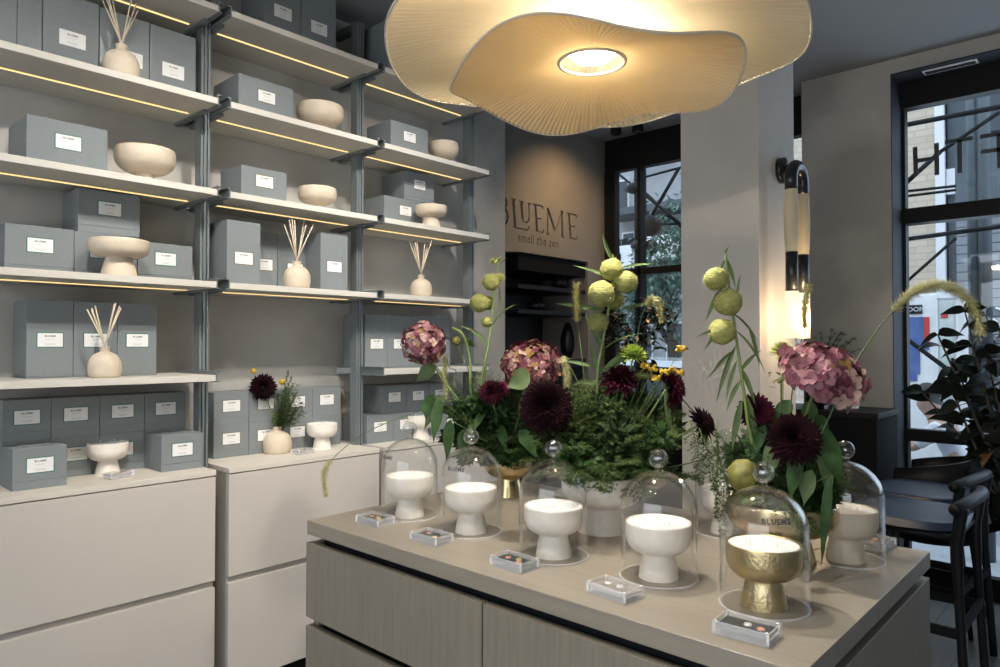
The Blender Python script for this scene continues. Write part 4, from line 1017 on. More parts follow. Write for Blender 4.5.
planter('gold_planter', BR, 1.74, 1.16, M_goldp, 'large gold footed planter behind the gold candle', .1)
HL = BL + Vector((0, 0, .145)); HC = BC + Vector((0, 0, .155)); HR = BR + Vector((0, 0, .14))
NP = [0]
def stem_path(base, head, bend=(0, 0, 0), k_=6, lead=None):
    base = Vector(base); head = Vector(head); m = (base + head) / 2 + Vector(bend)
    return crom([base, m, head], k_)
def jit(base, r=.03):
    a = ru(0, 2 * PI); q_ = r * math.sqrt(rnd()); return base + Vector((math.cos(a) * q_, math.sin(a) * q_, -.012))
GOLD = PI * (3 - math.sqrt(5))
def basis(n):
    n = Vector(n).normalized(); a = n.orthogonal().normalized(); return a, n.cross(a), n
def petals(b, c, n, R, N, wid=.22, inner=.30, el0=-12, el1=82, cup=.35, mi=0, nseg=4, jitr=.06, curl=.25):
    a_, b_, n_ = basis(n)
    for i in range(N):
        t = (i + .5) / N; an = i * GOLD; el = math.radians(el0 + (el1 - el0) * (t ** .8) + ru(-4, 4))
        L = R * (1 - (1 - inner) * t) * (1 + ru(-jitr, jitr)); rad = a_ * math.cos(an) + b_ * math.sin(an)
        d = rad * math.cos(el) + n_ * math.sin(el); up = n_ * math.cos(el) - rad * math.sin(el); side = d.cross(up)
        w = R * wid * (1 - .5 * t); p0 = c + n_ * (R * .22 * (t - .4)) + rad * (R * .05)
        vs = []; fs = []
        for j in range(nseg + 1):
            u = j / nseg; ww = w * .5 * (math.sin(PI * (u ** .75) * .93 + .12) if u < 1 else .10)
            lift = up * (curl * L * (u * u) * .35); p = p0 + d * (L * u) + lift
            vs += [p - side * ww + up * (ww * cup * 2), p, p + side * ww + up * (ww * cup * 2)]
        for j in range(nseg): q0 = j * 3; fs += [(q0, q0 + 1, q0 + 4, q0 + 3), (q0 + 1, q0 + 2, q0 + 5, q0 + 4)]
        b.add(vs, fs, mi)
def mk_stem(t_, pts, r, m=None, name='stem'):
    b = MB(); n = len(pts); b.tube(pts, [r * (1.15 - .35 * i / (n - 1)) for i in range(n)], 8); return b.build(name, m or M_stem, t_)
def mk_leaf(t_, base, d, up, L, W, droop=.4, m=None, prof=.7, fold=.25, wave=0, n=9):
    b = MB(); b.leaf(base, d, Vector(up) + Vector((ru(-.5, .5), ru(-.5, .5), ru(-.3, .3))), L, W * ru(.7, .95), droop, n, prof, fold * ru(.8, 2.2), 0, wave * 1.5); return b.build('leaf', m or M_leaf, t_)
def dahlia(base, c, n, R, label, m=None, N=110, group='dark dahlias', bend=(0, 0, 0), leaves=1):
    c = Vector(c); t_ = thing('dahlia', label, 'flower', base, group); n = Vector(n).normalized()
    mk_stem(t_, stem_path(base, c - n * R * .3, bend), .0028)
    b = MB(); petals(b, c, n, R, int(N * 1.35), .34, .30, -30, 85); b.build('bloom', m or M_dahlia, t_)
    return t_
def tocam(c, up=.35):
    d = CAM0 - Vector(c); d.z = 0; d.normalize(); return (d + Vector((0, 0, up))).normalized()
def hydrangea(base, c, n, rx, rz, label, mix, bend=(0, 0, 0), fl=.0105, N=120):
    N = int(N * 1.3); fl *= 1.22
    c = Vector(c); t_ = thing('hydrangea', label, 'flower', base, 'hydrangeas in the bouquets'); a_, b_, n_ = basis(n)
    mk_stem(t_, stem_path(base, c - n_ * rz * .6, bend), .0036)
    b = MB()
    for i in range(N):
        u = 1 - 1.35 * (i + .5) / N; r = math.sqrt(max(0, 1 - u * u)); an = i * GOLD
        d = (a_ * (r * math.cos(an)) + b_ * (r * math.sin(an))) + n_ * u
        p = c + a_ * (r * math.cos(an) * rx) + b_ * (r * math.sin(an) * rx) + n_ * (u * rz)
        p = c + (p - c) * (1 + .12 * mnoise.noise(d * 2.2 + c * 9)) + Vector((ru(-1, 1), ru(-1, 1), ru(-1, 1))) * fl * .55
        d = (d + Vector((ru(-.6, .6), ru(-.6, .6), ru(-.4, .5)))).normalized(); e1, e2, e3 = basis(d); rot = ru(0, PI)
        mi = random.choices(range(5), mix)[0]
        for q_ in range(4):
            an2 = rot + q_ * PI / 2; dr = e1 * math.cos(an2) + e2 * math.sin(an2); sd = e3.cross(dr); L = fl * ru(.9, 1.2); vs = []
            cup = ru(.1, .5)
            for (x, y, z) in ((0.05, 0, 0), (.5, -.52, .15 + cup * .3), (.55, 0, .08), (.5, .52, .15 + cup * .3), (1.0, -.34, cup * .5), (1.12, 0, cup * .4), (1.0, .34, cup * .5)):
                vs.append(p + dr * (x * L) + sd * (y * L) + e3 * (z * L))
            b.add(vs, [(0, 1, 2), (0, 2, 3), (1, 4, 5, 2), (2, 5, 6, 3)], mi if rnd() > .15 else random.choices(range(5), mix)[0])
    b.sphere(c, min(rx, rz) * .80, 16, mi=2, sc=(1, 1, 1)); b.build('flower_head', M_h, t_)
    return t_
def foxtail(base, pts, headpts, label, r=.0065, group='foxtail grass stems', bristle=.016, N=800, m=None):
    t_ = thing('foxtail_grass', label, 'grass', base, group)
    pth = crom([base] + list(pts) + [headpts[0]], 6); mk_stem(t_, pth, .0016, M_leafl)
    H = crom(headpts, 8); n = len(H); b = MB()
    b.tube(H, [r * .7 * (.35 + .65 * math.sin(PI * (.12 + .8 * i / (n - 1)))) for i in range(n)], 10, mi=1)
    for i in range(N):
        u = rnd() * (n - 1.001); j = int(u); p = H[j].lerp(H[j + 1], u - j); tg = (H[j + 1] - H[j]).normalized()
        e1, e2, e3 = basis(tg); an = ru(0, 2 * PI); rr = r * (.35 + .65 * math.sin(PI * (.12 + .8 * u / (n - 1))))
        o = e1 * math.cos(an) + e2 * math.sin(an); s0 = p + o * rr * .8; d = (o * 1.0 + tg * ru(.3, 1.1)).normalized(); w = e3.cross(o) * .0008
        b.add([s0 - w, s0 + w, s0 + d * bristle * ru(.5, 1.1)], [(0, 1, 2)], 0, False)
    b.build('seed_head', [m or M_fox, M_foxg], t_); return t_
def balloon(base, path, balls, leaves, label, r=.0035):
    t_ = thing('balloon_milkweed', label, 'plant', base, 'balloon milkweed stems'); P_ = crom([base] + path, 7); mk_stem(t_, P_, r)
    for (c, rr, mm) in balls:
        c = Vector(c); b = MB(); rr = rr * 1.12; b.sphere(c, rr, 24, bumpy=.12, sc=(1, 1, .96))
        for i in range(170):
            d = Vector((random.gauss(0, 1), random.gauss(0, 1), random.gauss(0, 1))).normalized(); e1, e2, e3 = basis(d); w = e1 * .0004
            b.add([c + d * rr * .97 - w, c + d * rr * .97 + w, c + d * (rr + .0055) + e2 * .002], [(0, 1, 2)], 1, False)
        near = min(P_, key=lambda p: (p - c).length); po = b.build('pod', [mm, M_hair], t_)
        b = MB(); b.tube([near, (near + c) / 2 + Vector((0, 0, .006)), c + (near - c).normalized() * rr * .8], .0014, 6); b.build('pod_stalk', M_stem, po)
    for (p, d, L, W, dr) in leaves: mk_leaf(t_, p, d, (tocam(p, .3) + Vector((ru(-.4, .4), ru(-.4, .4), ru(-.3, .3)))).normalized(), L, W * 1.35, dr, M_leafm, .75, .35)
    tp = P_[-1]
    for _ in range(5): b = MB(); b.leaf(tp, (ru(-.6, .6), ru(-.6, .6), 1), tocam(tp), ru(.012, .03), .004, .3, 4); b.build('tip_leaf', M_stem, t_)
    return t_
def big_leaf(base, p, d, L, W, label, droop=.8, m=None, up=(0, 0, 1), wave=.03, group='broad bouquet leaves', prof=.62):
    t_ = thing('leafy_sprig', label, 'leaf', base, group)
    mk_stem(t_, stem_path(base, p), .0018, M_leafl); mk_leaf(t_, p, Vector(d), Vector(up), L, W, droop, m, prof, .22, wave, 12); return t_
def fern(base, d0, L, W, label, droop=.6, dens=26, m=None, needle=.010, group='asparagus fern sprays'):
    base = Vector(base); t_ = thing('asparagus_fern', label, 'fern', base, group); d = Vector(d0).normalized(); p = base.copy(); pts = [p.copy()]; n = 14
    for i in range(n): d = (d + Vector((0, 0, -droop / n)) + Vector((ru(-.05, .05), ru(-.05, .05), 0))).normalized(); p = p + d * (L / n); pts.append(p.copy())
    mk_stem(t_, pts, .0012); b = MB()
    side0 = d.cross(Vector((0, 0, 1))); side0 = side0.normalized() if side0.length > .01 else Vector((1, 0, 0))
    for i in range(dens * 2):
        u = .12 + .88 * (i // 2) / dens; q_ = u * n; j = min(int(q_), n - 1); bp = pts[j].lerp(pts[j + 1], min(1, q_ - j)); tg = (pts[j + 1] - pts[j]).normalized()
        sd = side0 * (1 if i % 2 else -1) + Vector((ru(-.5, .5), ru(-.5, .5), ru(-.4, .4))); bd = (sd + tg * .9).normalized(); bl = W * (math.sin(PI * (.15 + .8 * u))) * ru(.7, 1.1)
        k_ = max(4, int(bl / .0055)); pp = bp.copy(); e1, e2, e3 = basis(bd)
        w = e1 * .0006; b.add([bp - w, bp + w, bp + bd * bl], [(0, 1, 2)])
        for s_ in range(k_):
            pp = bp + bd * (bl * (s_ + .5) / k_)
            for _ in range(5):
                an = ru(0, 2 * PI); dd = (e1 * math.cos(an) + e2 * math.sin(an) + bd * .8).normalized(); ww = dd.orthogonal().normalized() * .0012
                b.add([pp - ww, pp + ww, pp + dd * needle * ru(.6, 1.1)], [(0, 1, 2)])
    b.build('fronds', m or M_fern, t_); return t_
def F(px, py, D): return at(px, py, D=D)

def sprig(base, tip, r, label, group, m, n=38, leaf=.014, w=.0016, bend=(0, 0, .02)):
    t_ = thing('foliage_sprig', label, 'foliage', base, group); P_ = stem_path(base, tip, bend, 7); mk_stem(t_, P_, .0011, m)
    b = MB(); N_ = len(P_)
    for i in range(n):
        u = .32 + .68 * (i + .5) / n; j = min(int(u * (N_ - 1)), N_ - 2); p = P_[j].lerp(P_[j + 1], u * (N_ - 1) - j); tg = (P_[j + 1] - P_[j]).normalized()
        e1, e2, e3 = basis(tg); an = i * GOLD + ru(-.3, .3); d = (e1 * math.cos(an) + e2 * math.sin(an) + tg * .55 + Vector((0, 0, -.15))).normalized(); L = r * (1.15 - .6 * u) * ru(.7, 1.15)
        k_ = max(3, int(L / .0058)); f1, f2, f3 = basis(d); ww = f1 * .0006; b.add([p - ww, p + ww, p + d * L], [(0, 1, 2)])
        for s_ in range(k_):
            pp = p + d * (L * (s_ + .6) / k_)
            for _ in range(3):
                a2 = ru(0, 2 * PI); dd = (f1 * math.cos(a2) + f2 * math.sin(a2) + d * .9).normalized(); sd = dd.orthogonal().normalized() * w * .5; ll = leaf * ru(.6, 1.15)
                b.add([pp, pp + dd * ll * .5 + sd, pp + dd * ll, pp + dd * ll * .5 - sd], [(0, 1, 2, 3)])
    b.build('foliage', m, t_); return t_
def sprigs(H, n, cx, cz, rx, rz, label, group, seed, ms, r=(.045, .07), depth=.10, leaf=.014, w=.0018):
    R_ = random.Random(seed)
    for i in range(n):
        a = R_.uniform(0, 2 * PI); q_ = math.sqrt(R_.random())
        tip = H + CR * (cx + rx * q_ * math.cos(a)) + Vector((CF.x, CF.y, 0)) * R_.uniform(-depth, depth) + Vector((0, 0, cz + rz * q_ * math.sin(a)))
        sprig(jit(H, .035), tip, R_.uniform(*r), label, group, ms[i % len(ms)], leaf=leaf, w=w)
M_fern2 = mat('sprig_green', (0.085, 0.122, 0.032), 0.6, spec=.2, var=.3, vscale=12, trans=.2)
M_fern3 = mat('sprig_dark', (0.026, 0.044, 0.014), 0.6, spec=.2, var=.3, vscale=12, trans=.1)
# ---- left bouquet
DL = 2.32
hydrangea(jit(HL), F(424, 343, 2.24), tocam(F(424, 343, 2.24), .5), .064, .052, 'pink and cream hydrangea head leaning out at the far left of the bouquets', (3, 4, 2, 3, 1), (-.06, .02, .06), N=120)
hydrangea(jit(HL), F(531, 364, 2.18), tocam(F(531, 364, 2.18), 1.0), .086, .036, 'rose and ochre hydrangea head behind the big dark dahlia', (4, 2, 3, 1.6, 3), (0, 0, .03), N=170)
def fm(D): return lambda x, y: F(x, y, D)
g = fm(2.28)
balloon(jit(HL), [g(482, 400), g(489, 340), g(495, 290), g(500, 262)], [(g(491, 282), .0255, M_ball), (g(479.5, 303), .028, M_ball), (F(487, 303, 2.32), .022, M_ball), (g(486.5, 322), .016, M_ball), (g(500, 277), .012, M_ball), (g(494, 261), .010, M_ball)],
        [(g(499, 285), g(502, 350) - g(499, 285), .11, .010, .2), (g(491, 330), g(501, 322) - g(491, 345), .13, .010, 1.2), (g(487, 345), g(474, 330) - g(487, 350), .12, .011, 1.0), (g(486, 360), g(480, 390) - g(484, 350), .10, .010, .8), (g(500, 265), g(508, 262) - g(500, 272), .035, .004, .2), (g(500, 265), g(497, 250) - g(500, 265), .035, .004, .2)],
        'milkweed stem with small lime pods, tallest of the left bouquet')
foxtail(jit(HL), [g(455, 400), g(456, 372), g(450, 368)], [g(446, 356), g(444.5, 376), g(447, 398)], 'pale foxtail hanging upright below the left pink hydrangea', .0075)
t_ = thing('craspedia', 'small round olive-yellow bud on a stem in the left bouquet', 'flower', HL); mk_stem(t_, stem_path(HL, g(456, 342), (-.02, 0, .02)), .0015); b = MB(); b.sphere(g(456, 341), .015, 18, bumpy=.1); b.build('bud', M_olive, t_)
t_ = thing('chrysanthemum', 'green chrysanthemum seen edge-on in the left bouquet', 'flower', HL); mk_stem(t_, crom([HL, g(474, 400), g(470, 360), g(463, 335), g(452, 328)], 6), .005); c = F(468, 345, 2.3); mk_stem(t_, stem_path(g(472, 380), c, (0, 0, 0)), .003)
b = MB(); petals(b, c, (.1, -.2, 1), .032, 60, .22, .5, -10, 70); b.build('bloom', mat('green_petal', (.10, .20, .03), .5, var=.2), t_)
dahlia(jit(HL), F(491, 392, 2.2), tocam(F(491, 392, 2.2), .2), .044, 'small burgundy dahlia low in the left bouquet', M_dahlia2, 80)
dahlia(jit(HL), F(502, 388, 2.24), tocam(F(502, 388, 2.24), .6), .030, 'small magenta flower beside the burgundy one in the left bouquet', M_magenta, 60, group='magenta flowers')
big_leaf(HL, g(436, 366), g(415, 372) - g(436, 366), .085, .075, 'broad pale green leaf just under the left pink hydrangea', .9, M_leafl, tocam(g(420, 370), .2))
big_leaf(HL, g(445, 396), g(425, 412) - g(445, 394), .13, .055, 'broad leaf drooping at the left edge of the left bouquet', .9, M_leafl, tocam(g(425, 370), .5))
big_leaf(HL, F(530, 376, 2.05), F(512, 380, 2.05) - F(530, 376, 2.05), .075, .070, 'pale heart-shaped leaf in front of the ochre hydrangea', .5, M_leafl, tocam(g(520, 380), .2))
for i, (x, y, x2, y2, L, W) in enumerate(((440, 400, 432, 440, .14, .05), (450, 420, 446, 460, .13, .045), (462, 430, 470, 465, .11, .045), (430, 395, 424, 425, .10, .05), (475, 420, 462, 455, .12, .04), (500, 425, 512, 455, .10, .045), (520, 430, 536, 450, .10, .05), (485, 410, 470, 430, .10, .04), (548, 440, 575, 452, .11, .035))):
    p = F(x, y, 2.2 + ru(-.05, .08)); q_ = F(x2, y2, 2.18)
    big_leaf(HL, p, q_ - p, L, W, 'dark green leaf hanging low in the left bouquet', .5, M_leaf, tocam(p, .3), .05, 'hanging dark leaves of the left bouquet')
foxtail(HL, [g(470, 405), g(445, 402), g(419, 411), g(375, 428), g(348, 445)], [g(331, 460), g(324, 474), g(326, 496)], 'foxtail grass arching far out to the left over the cabinets', .0065)
rl = random.Random(3)
for i in range(17):
    a = rl.uniform(0, 2 * PI); e = rl.uniform(.2, 1.6); d = Vector((math.cos(a), math.sin(a), e))
    fern(jit(HL, .04), d, rl.uniform(.14, .26), .055, 'feathery fern spray in the left bouquet', .7, 22, group='ferns of the left bouquet')

sprigs(HL, 44, -.02, .16, .17, .14, 'feathery green sprig in the left bouquet', 'sprigs of the left bouquet', 31, [M_fern, M_fern2, M_fern3])
sprigs(HL, 20, .0, .09, .15, .10, 'broader dark sprig low in the left bouquet', 'dark sprigs of the left bouquet', 32, [M_fern3, M_leaf], leaf=.022, w=.006)
sprigs(HL, 18, -.03, .10, .19, .11, 'broad-leaved dark sprig in the left bouquet', 'broad-leaved sprigs of the left bouquet', 45, [M_leaf, M_fern3], leaf=.036, w=.015, r=(.04, .06), depth=.1)
sprigs(HL, 12, -.15, .06, .07, .10, 'dark sprig hanging at the left of the left bouquet', 'hanging sprigs of the left bouquet', 46, [M_leaf, M_fern3, M_fern], leaf=.03, w=.011, r=(.035, .05), depth=.05)
# ---- central bouquet
g = fm(1.86)
dahlia(jit(HC), F(546, 407, 1.80), tocam(F(546, 407, 1.80), .15), .074, 'largest near-black dahlia facing front, left of the central bouquet', None, 190, bend=(-.02, 0, .02))
dahlia(jit(HC), F(619, 378, 1.86), Vector((-.3, -.4, 1)), .060, 'plum dahlia seen from the side just below the lime chrysanthemum', M_dahlia2, 130)
dahlia(jit(HC), F(672, 388, 1.86), Vector((.55, -.75, .25)), .060, 'plum dahlia facing right beside the strap leaf', M_dahlia2, 130)
dahlia(jit(HC), F(703, 424, 1.82), Vector((.3, -.8, .35)), .052, 'dark dahlia at the lower right of the central bouquet', None, 120)
dahlia(jit(HC), F(648, 372, 1.98), Vector((-.2, -.4, 1)), .045, 'dark dahlia at the back between two plum dahlias', None, 90)
balloon(jit(HC), [g(597, 385), g(603, 340), g(610, 300), g(614, 262)], [(g(611.5, 269.5), .0275, M_ball), (g(625.5, 282), .0285, M_ball), (F(601.5, 293.5, 1.83), .031, M_ball), (g(598, 322), .0245, M_ball), (F(614, 300, 1.9), .024, M_ball), (F(597, 320, 1.9), .014, M_ball)],
        [(g(613, 262), g(606, 243) - g(613, 262), .085, .012, .1), (g(612, 280), g(580, 262) - g(612, 280), .11, .010, .3), (g(605, 310), g(568, 303) - g(605, 310), .13, .011, .1), (g(620, 310), g(662, 298) - g(620, 312), .13, .010, .35), (g(604, 350), g(586, 318) - g(604, 350), .12, .012, -.2), (g(600, 375), g(630, 345) - g(600, 375), .12, .013, .2), (g(598, 385), g(640, 330) - g(600, 385), .16, .012, .5), (g(600, 368), g(568, 360) - g(600, 368), .11, .010, .1), (g(603, 350), g(640, 320) - g(603, 350), .12, .012, .6), (g(620, 268), g(650, 262) - g(620, 268), .09, .007, .1), (g(598, 372), g(590, 340) - g(598, 372), .09, .010, .2), (g(597, 385), g(580, 375) - g(597, 385), .08, .012, 1.2)],
        'milkweed stem with large lime pods rising from the central bouquet')
foxtail(jit(HC), [g(588, 400), g(581, 350)], [g(577.5, 322), g(576.5, 306), g(576.5, 284)], 'upright brownish foxtail left of the large lime pods', .0085)
foxtail(jit(HC), [g(630, 370), g(640, 322)], [g(646, 306), g(652, 299), g(659, 306), g(662, 321)], 'small foxtail curling over right of the lime pods against the window', .0085)
foxtail(jit(HC), [g(722, 452), g(690, 408), g(668, 385)], [g(655, 378), g(640, 375), g(628, 380), g(621, 387)], 'foxtail lying sideways across the plum dahlias', .0085)
foxtail(jit(HC), [g(588, 410), g(575, 376)], [g(563, 356), g(566, 368), g(567, 386)], 'foxtail drooping between the hydrangea and the central stem', .0075)
t_ = thing('chrysanthemum', 'bright lime chrysanthemum at the top of the central bouquet', 'flower', HC); c = F(633, 355, 1.85); mk_stem(t_, stem_path(HC, c - Vector((0, 0, .01)), (0, 0, 0)), .003)
b = MB(); petals(b, c, (-.1, -.3, 1), .044, 150, .20, .45, -20, 80); b.build('bloom', M_lime, t_)
big_leaf(HC, g(664, 376), g(672, 440) - g(664, 376), .19, .024, 'pale strap leaf hanging in front of the plum dahlia', .1, M_leafl, tocam(g(664, 376), .1), 0, 'strap leaves', 1)
for i, (x, y) in enumerate(((653, 368), (662, 372), (672, 370), (680, 372), (657, 378), (681, 349), (644, 366))):
    t_ = thing('goldenrod', 'small yellow blossom cluster near the plum dahlias', 'flower', HC, 'yellow blossom clusters'); c = F(x, y, 1.84); mk_stem(t_, stem_path(HC, c, (.01, 0, 0)), .001)
    b = MB()
    for j in range(14): b.sphere(c + Vector((ru(-1, 1), ru(-1, 1), ru(-.6, .6))) * .011, .0042, 8)
    b.build('blossoms', M_yellow, t_)
# dark smoky foliage at the back against the window
def twig(base, c, r, n, label, ms, size=.03, seed=1, group='dark leafy twigs in the central bouquet'):
    R_ = random.Random(seed); t_ = thing('leafy_twig', label, 'twig', base, group); mk_stem(t_, stem_path(base, c, (0, 0, 0)), .002, M_bark)
    b = MB()
    for i in range(n):
        p = Vector(c) + Vector((R_.gauss(0, .5) * r[0], R_.gauss(0, .5) * r[0], R_.gauss(0, .5) * r[1]))
        b.leaf(p, (R_.uniform(-1, 1), R_.uniform(-1, 1), R_.uniform(-.6, .8)), (R_.uniform(-.5, .5), R_.uniform(-.5, .5), 1), size * R_.uniform(.6, 1.2), size * .45, .5, 4, .7, .25, mi=0 if R_.random() > .16 else 1)
    b.build('foliage', ms, t_)
    return t_
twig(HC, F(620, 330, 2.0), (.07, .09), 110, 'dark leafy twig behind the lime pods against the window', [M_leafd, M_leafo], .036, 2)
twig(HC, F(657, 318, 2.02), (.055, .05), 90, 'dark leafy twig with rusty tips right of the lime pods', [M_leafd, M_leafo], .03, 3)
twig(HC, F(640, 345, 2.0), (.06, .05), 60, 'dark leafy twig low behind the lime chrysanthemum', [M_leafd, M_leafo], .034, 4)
rc = random.Random(7)
for i in range(38):
    a = rc.uniform(0, 2 * PI); e = rc.uniform(-.05, 1.5); d = Vector((math.cos(a), math.sin(a), e))
    fern(jit(HC, .07), d, rc.uniform(.12, .25), .06, 'feathery fern spray in the central bouquet', .9 if e > .4 else .4, 22, group='ferns of the central bouquet')
for i in range(5):
    p = F(690 + i * 9, 420 + (i % 3) * 8, 1.80 - .02 * i)
    fern(p, Vector((ru(-.15, .2), ru(-.3, 0), -.4)), rc.uniform(.14, .2) + .02 * i, .028, 'thin fern trailing down over the worktop between the two planters', 1.4, 20, needle=.009, group='trailing ferns')
for i in range(20):
    a = rc.uniform(0, 2 * PI); e = rc.uniform(-.2, .9); d = Vector((math.cos(a), math.sin(a), e)); p = HC + Vector((math.cos(a) * .07, math.sin(a) * .07, .01 + .08 * rc.random()))
    big_leaf(HC, p, d, rc.uniform(.07, .12), rc.uniform(.025, .045), 'dark green leaf low in the central bouquet', .9, M_leaf, (0, 0, 1), .05, 'dark leaves of the central bouquet')

sprigs(HC, 62, .01, .13, .20, .13, 'feathery green sprig in the central bouquet', 'sprigs of the central bouquet', 33, [M_fern, M_fern2, M_fern3, M_fern2])
sprigs(HC, 24, .03, .08, .16, .09, 'broader dark sprig low in the central bouquet', 'dark sprigs of the central bouquet', 34, [M_fern3, M_leaf], leaf=.022, w=.006)
sprigs(HC, 26, .03, .12, .19, .11, 'broad-leaved dark sprig in the central bouquet', 'broad-leaved sprigs of the central bouquet', 44, [M_leaf, M_fern3, M_leaf], leaf=.034, w=.014, r=(.05, .07), depth=.13)
# ---- right bouquet
g = fm(1.60)
LV = []
for (x, y, x2, y2, L, W) in ((726, 258, 738, 300, .075, .009), (736, 300, 744, 275, .06, .006), (725, 260, 714, 270, .03, .006), (722, 288, 702, 322, .085, .010), (730, 320, 692, 345, .10, .011), (727, 330, 700, 325, .08, .008), (736, 345, 715, 400, .14, .011), (734, 350, 700, 372, .10, .009), (738, 365, 760, 395, .11, .012), (741, 380, 720, 405, .08, .010), (742, 390, 762, 420, .13, .012), (742, 400, 733, 440, .12, .013), (745, 410, 758, 450, .12, .012), (730, 312, 762, 335, .10, .010), (735, 330, 768, 360, .12, .011), (740, 372, 748, 340, .07, .008), (748, 325, 765, 375, .10, .010), (722, 290, 708, 298, .03, .006), (737, 360, 722, 385, .10, .009)):
    LV.append((g(x, y), g(x2, y2) - g(x, y) + Vector((ru(-.02, .02), ru(-.02, .02), 0)), L, W, .7))
balloon(jit(HR), [g(752, 440), g(745, 400), g(738, 350), g(731, 300), g(725.5, 254)], [(g(716, 279), .0245, M_ball), (g(728, 302), .0285, M_ball), (g(722, 332), .0275, M_ball)], LV, 'milkweed stem with three lime pods in front of the pale pier')
t_ = thing('balloon_milkweed', 'large olive milkweed pod resting low at the left rim of the gold planter', 'plant', HR); b = MB(); b.sphere(F(744, 475, 1.58), .036, 28, bumpy=.15); b.build('pod', M_olive, t_); mk_stem(t_, stem_path(HR, F(748, 468, 1.58), (0, 0, .03)), .002)
t_ = thing('chrysanthemum', 'lime chrysanthemum below the glowing wall lamp', 'flower', HR); c = F(783, 351, 1.66); mk_stem(t_, stem_path(HR, c - Vector((0, 0, .01)), (0, 0, 0)), .0025)
b = MB(); petals(b, c, (-.2, -.3, 1), .034, 130, .20, .45, -30, 80); b.build('bloom', M_lime, t_)
twig(HR, F(781, 379, 1.62), (.022, .018), 26, 'olive buds below the lime chrysanthemum in the right bouquet', [mat('olive_leaf', (.13, .12, .03), .6), M_leafo], .02, 8)
hydrangea(jit(HR), F(822, 375, 1.50), Vector((-.15, -.55, 1)), .078, .050, 'large dusty pink hydrangea head, nearest and rightmost', (3, 6, 1.6, 2.2, .6), (0, 0, .03), .0135, 150)
dahlia(jit(HR), F(757, 411, 1.62), tocam(F(757, 411, 1.62), .1) + Vector((.3, 0, 0)), .045, 'burgundy dahlia behind the milkweed stem in the right bouquet', M_dahlia2, 110)
dahlia(jit(HR), F(794, 438, 1.50), tocam(F(794, 438, 1.50), .4), .062, 'near-black dahlia above the gold planter', None, 160)
foxtail(jit(HR), [g(790, 420), g(797, 360)], [g(805, 328), g(804.5, 308), g(808, 286)], 'short upright foxtail in front of the glowing wall lamp', .0065)
g2 = fm(1.50)
foxtail(HR, [g2(818, 440), g2(850, 372), g2(880, 326)], [g2(894, 311), g2(907, 297), g2(925, 287), g2(945, 286), g2(963, 295), g2(976, 312), g2(982, 334)], 'long foxtail arching over the wide window at the right', .0085, bristle=.017, N=1800)
for i, (x, y, x2, y2, L, W, D_) in enumerate(((822, 425, 838, 465, .14, .065, 1.5), (820, 430, 832, 500, .15, .05, 1.52), (815, 440, 822, 490, .15, .07, 1.56), (800, 455, 790, 490, .10, .05, 1.5), (830, 475, 822, 540, .19, .022, 1.46), (810, 400, 806, 440, .10, .05, 1.62), (775, 440, 765, 480, .10, .04, 1.55), (815, 415, 830, 440, .08, .05, 1.6), (818, 445, 836, 470, .06, .04, 1.58), (790, 400, 770, 430, .09, .05, 1.64), (765, 425, 750, 455, .09, .035, 1.6), (812, 470, 800, 510, .08, .05, 1.5))):
    p = F(x, y, D_); q_ = F(x2, y2, D_)
    big_leaf(HR, p, q_ - p, L, W, 'broad green leaf drooping from the right bouquet', .5, [M_leaf, M_leafl][i % 5 == 1], tocam(p, .4), .05, 'broad leaves of the right bouquet')
rr_ = random.Random(9)
for i in range(14):
    a = rr_.uniform(0, 2 * PI); e = rr_.uniform(-.1, .8); d = Vector((math.cos(a), math.sin(a), e))
    fern(jit(HR, .09), d, rr_.uniform(.08, .15), .04, 'short fern spray above the gold planter moss', .9, 18, group='ferns of the right bouquet')
fern(F(798, 508, 1.46), Vector((.0, -.05, -.4)), .12, .035, 'thin fern hanging over the right rim of the gold planter', 1.2, 16)
sprigs(HR, 16, .02, .05, .11, .07, 'feathery green sprig in the right bouquet', 'sprigs of the right bouquet', 35, [M_fern, M_fern3, M_fern2], r=(.03, .05))
sprigs(HR, 14, .02, .07, .10, .08, 'broader dark sprig in the right bouquet', 'dark sprigs of the right bouquet', 36, [M_fern3, M_leaf], r=(.03, .05), leaf=.024, w=.007)
sprigs(HR, 14, .0, .09, .11, .09, 'broad-leaved dark sprig in the right bouquet', 'broad-leaved sprigs of the right bouquet', 47, [M_leaf, M_fern3], leaf=.036, w=.015, r=(.035, .05), depth=.08)
# ---- potted airy plant on the bar counter behind
bc = Vector((4.14, at(816, 400, X=4.14).y, ct.z))
t_ = thing('potted_fern', 'wispy green fern on the black counter beside the wall lamp', 'plant', bc); b = MB(); b.lathe([(0, 0), (.05, 0), (.065, .11), (.058, .11), (.05, .1), (0, .1)], 24, bc + Vector((0, 0, .001))); b.build('pot', M_black, t_)
b = MB()
for i in range(26):
    a = ru(0, 2 * PI); d = Vector((math.cos(a) * .35 - .1, math.sin(a) * .5, 1.4)); p = bc + Vector((0, 0, .1)); pts = [p.copy()]
    for j in range(9): d = (d + Vector((ru(-.1, .1), ru(-.1, .1), -.10))).normalized(); p = p + d * .040; pts.append(p.copy())
    b.tube(pts, .0015, 4)
    for pp in pts[3:]:
        for _ in range(9):
            dd = Vector((ru(-1, 1), ru(-1, 1), ru(-.5, .7))).normalized(); ww = dd.orthogonal().normalized() * .0022; b.add([pp - ww, pp + ww, pp + dd * .022], [(0, 1, 2)])
b.build('fronds', M_fern, t_)
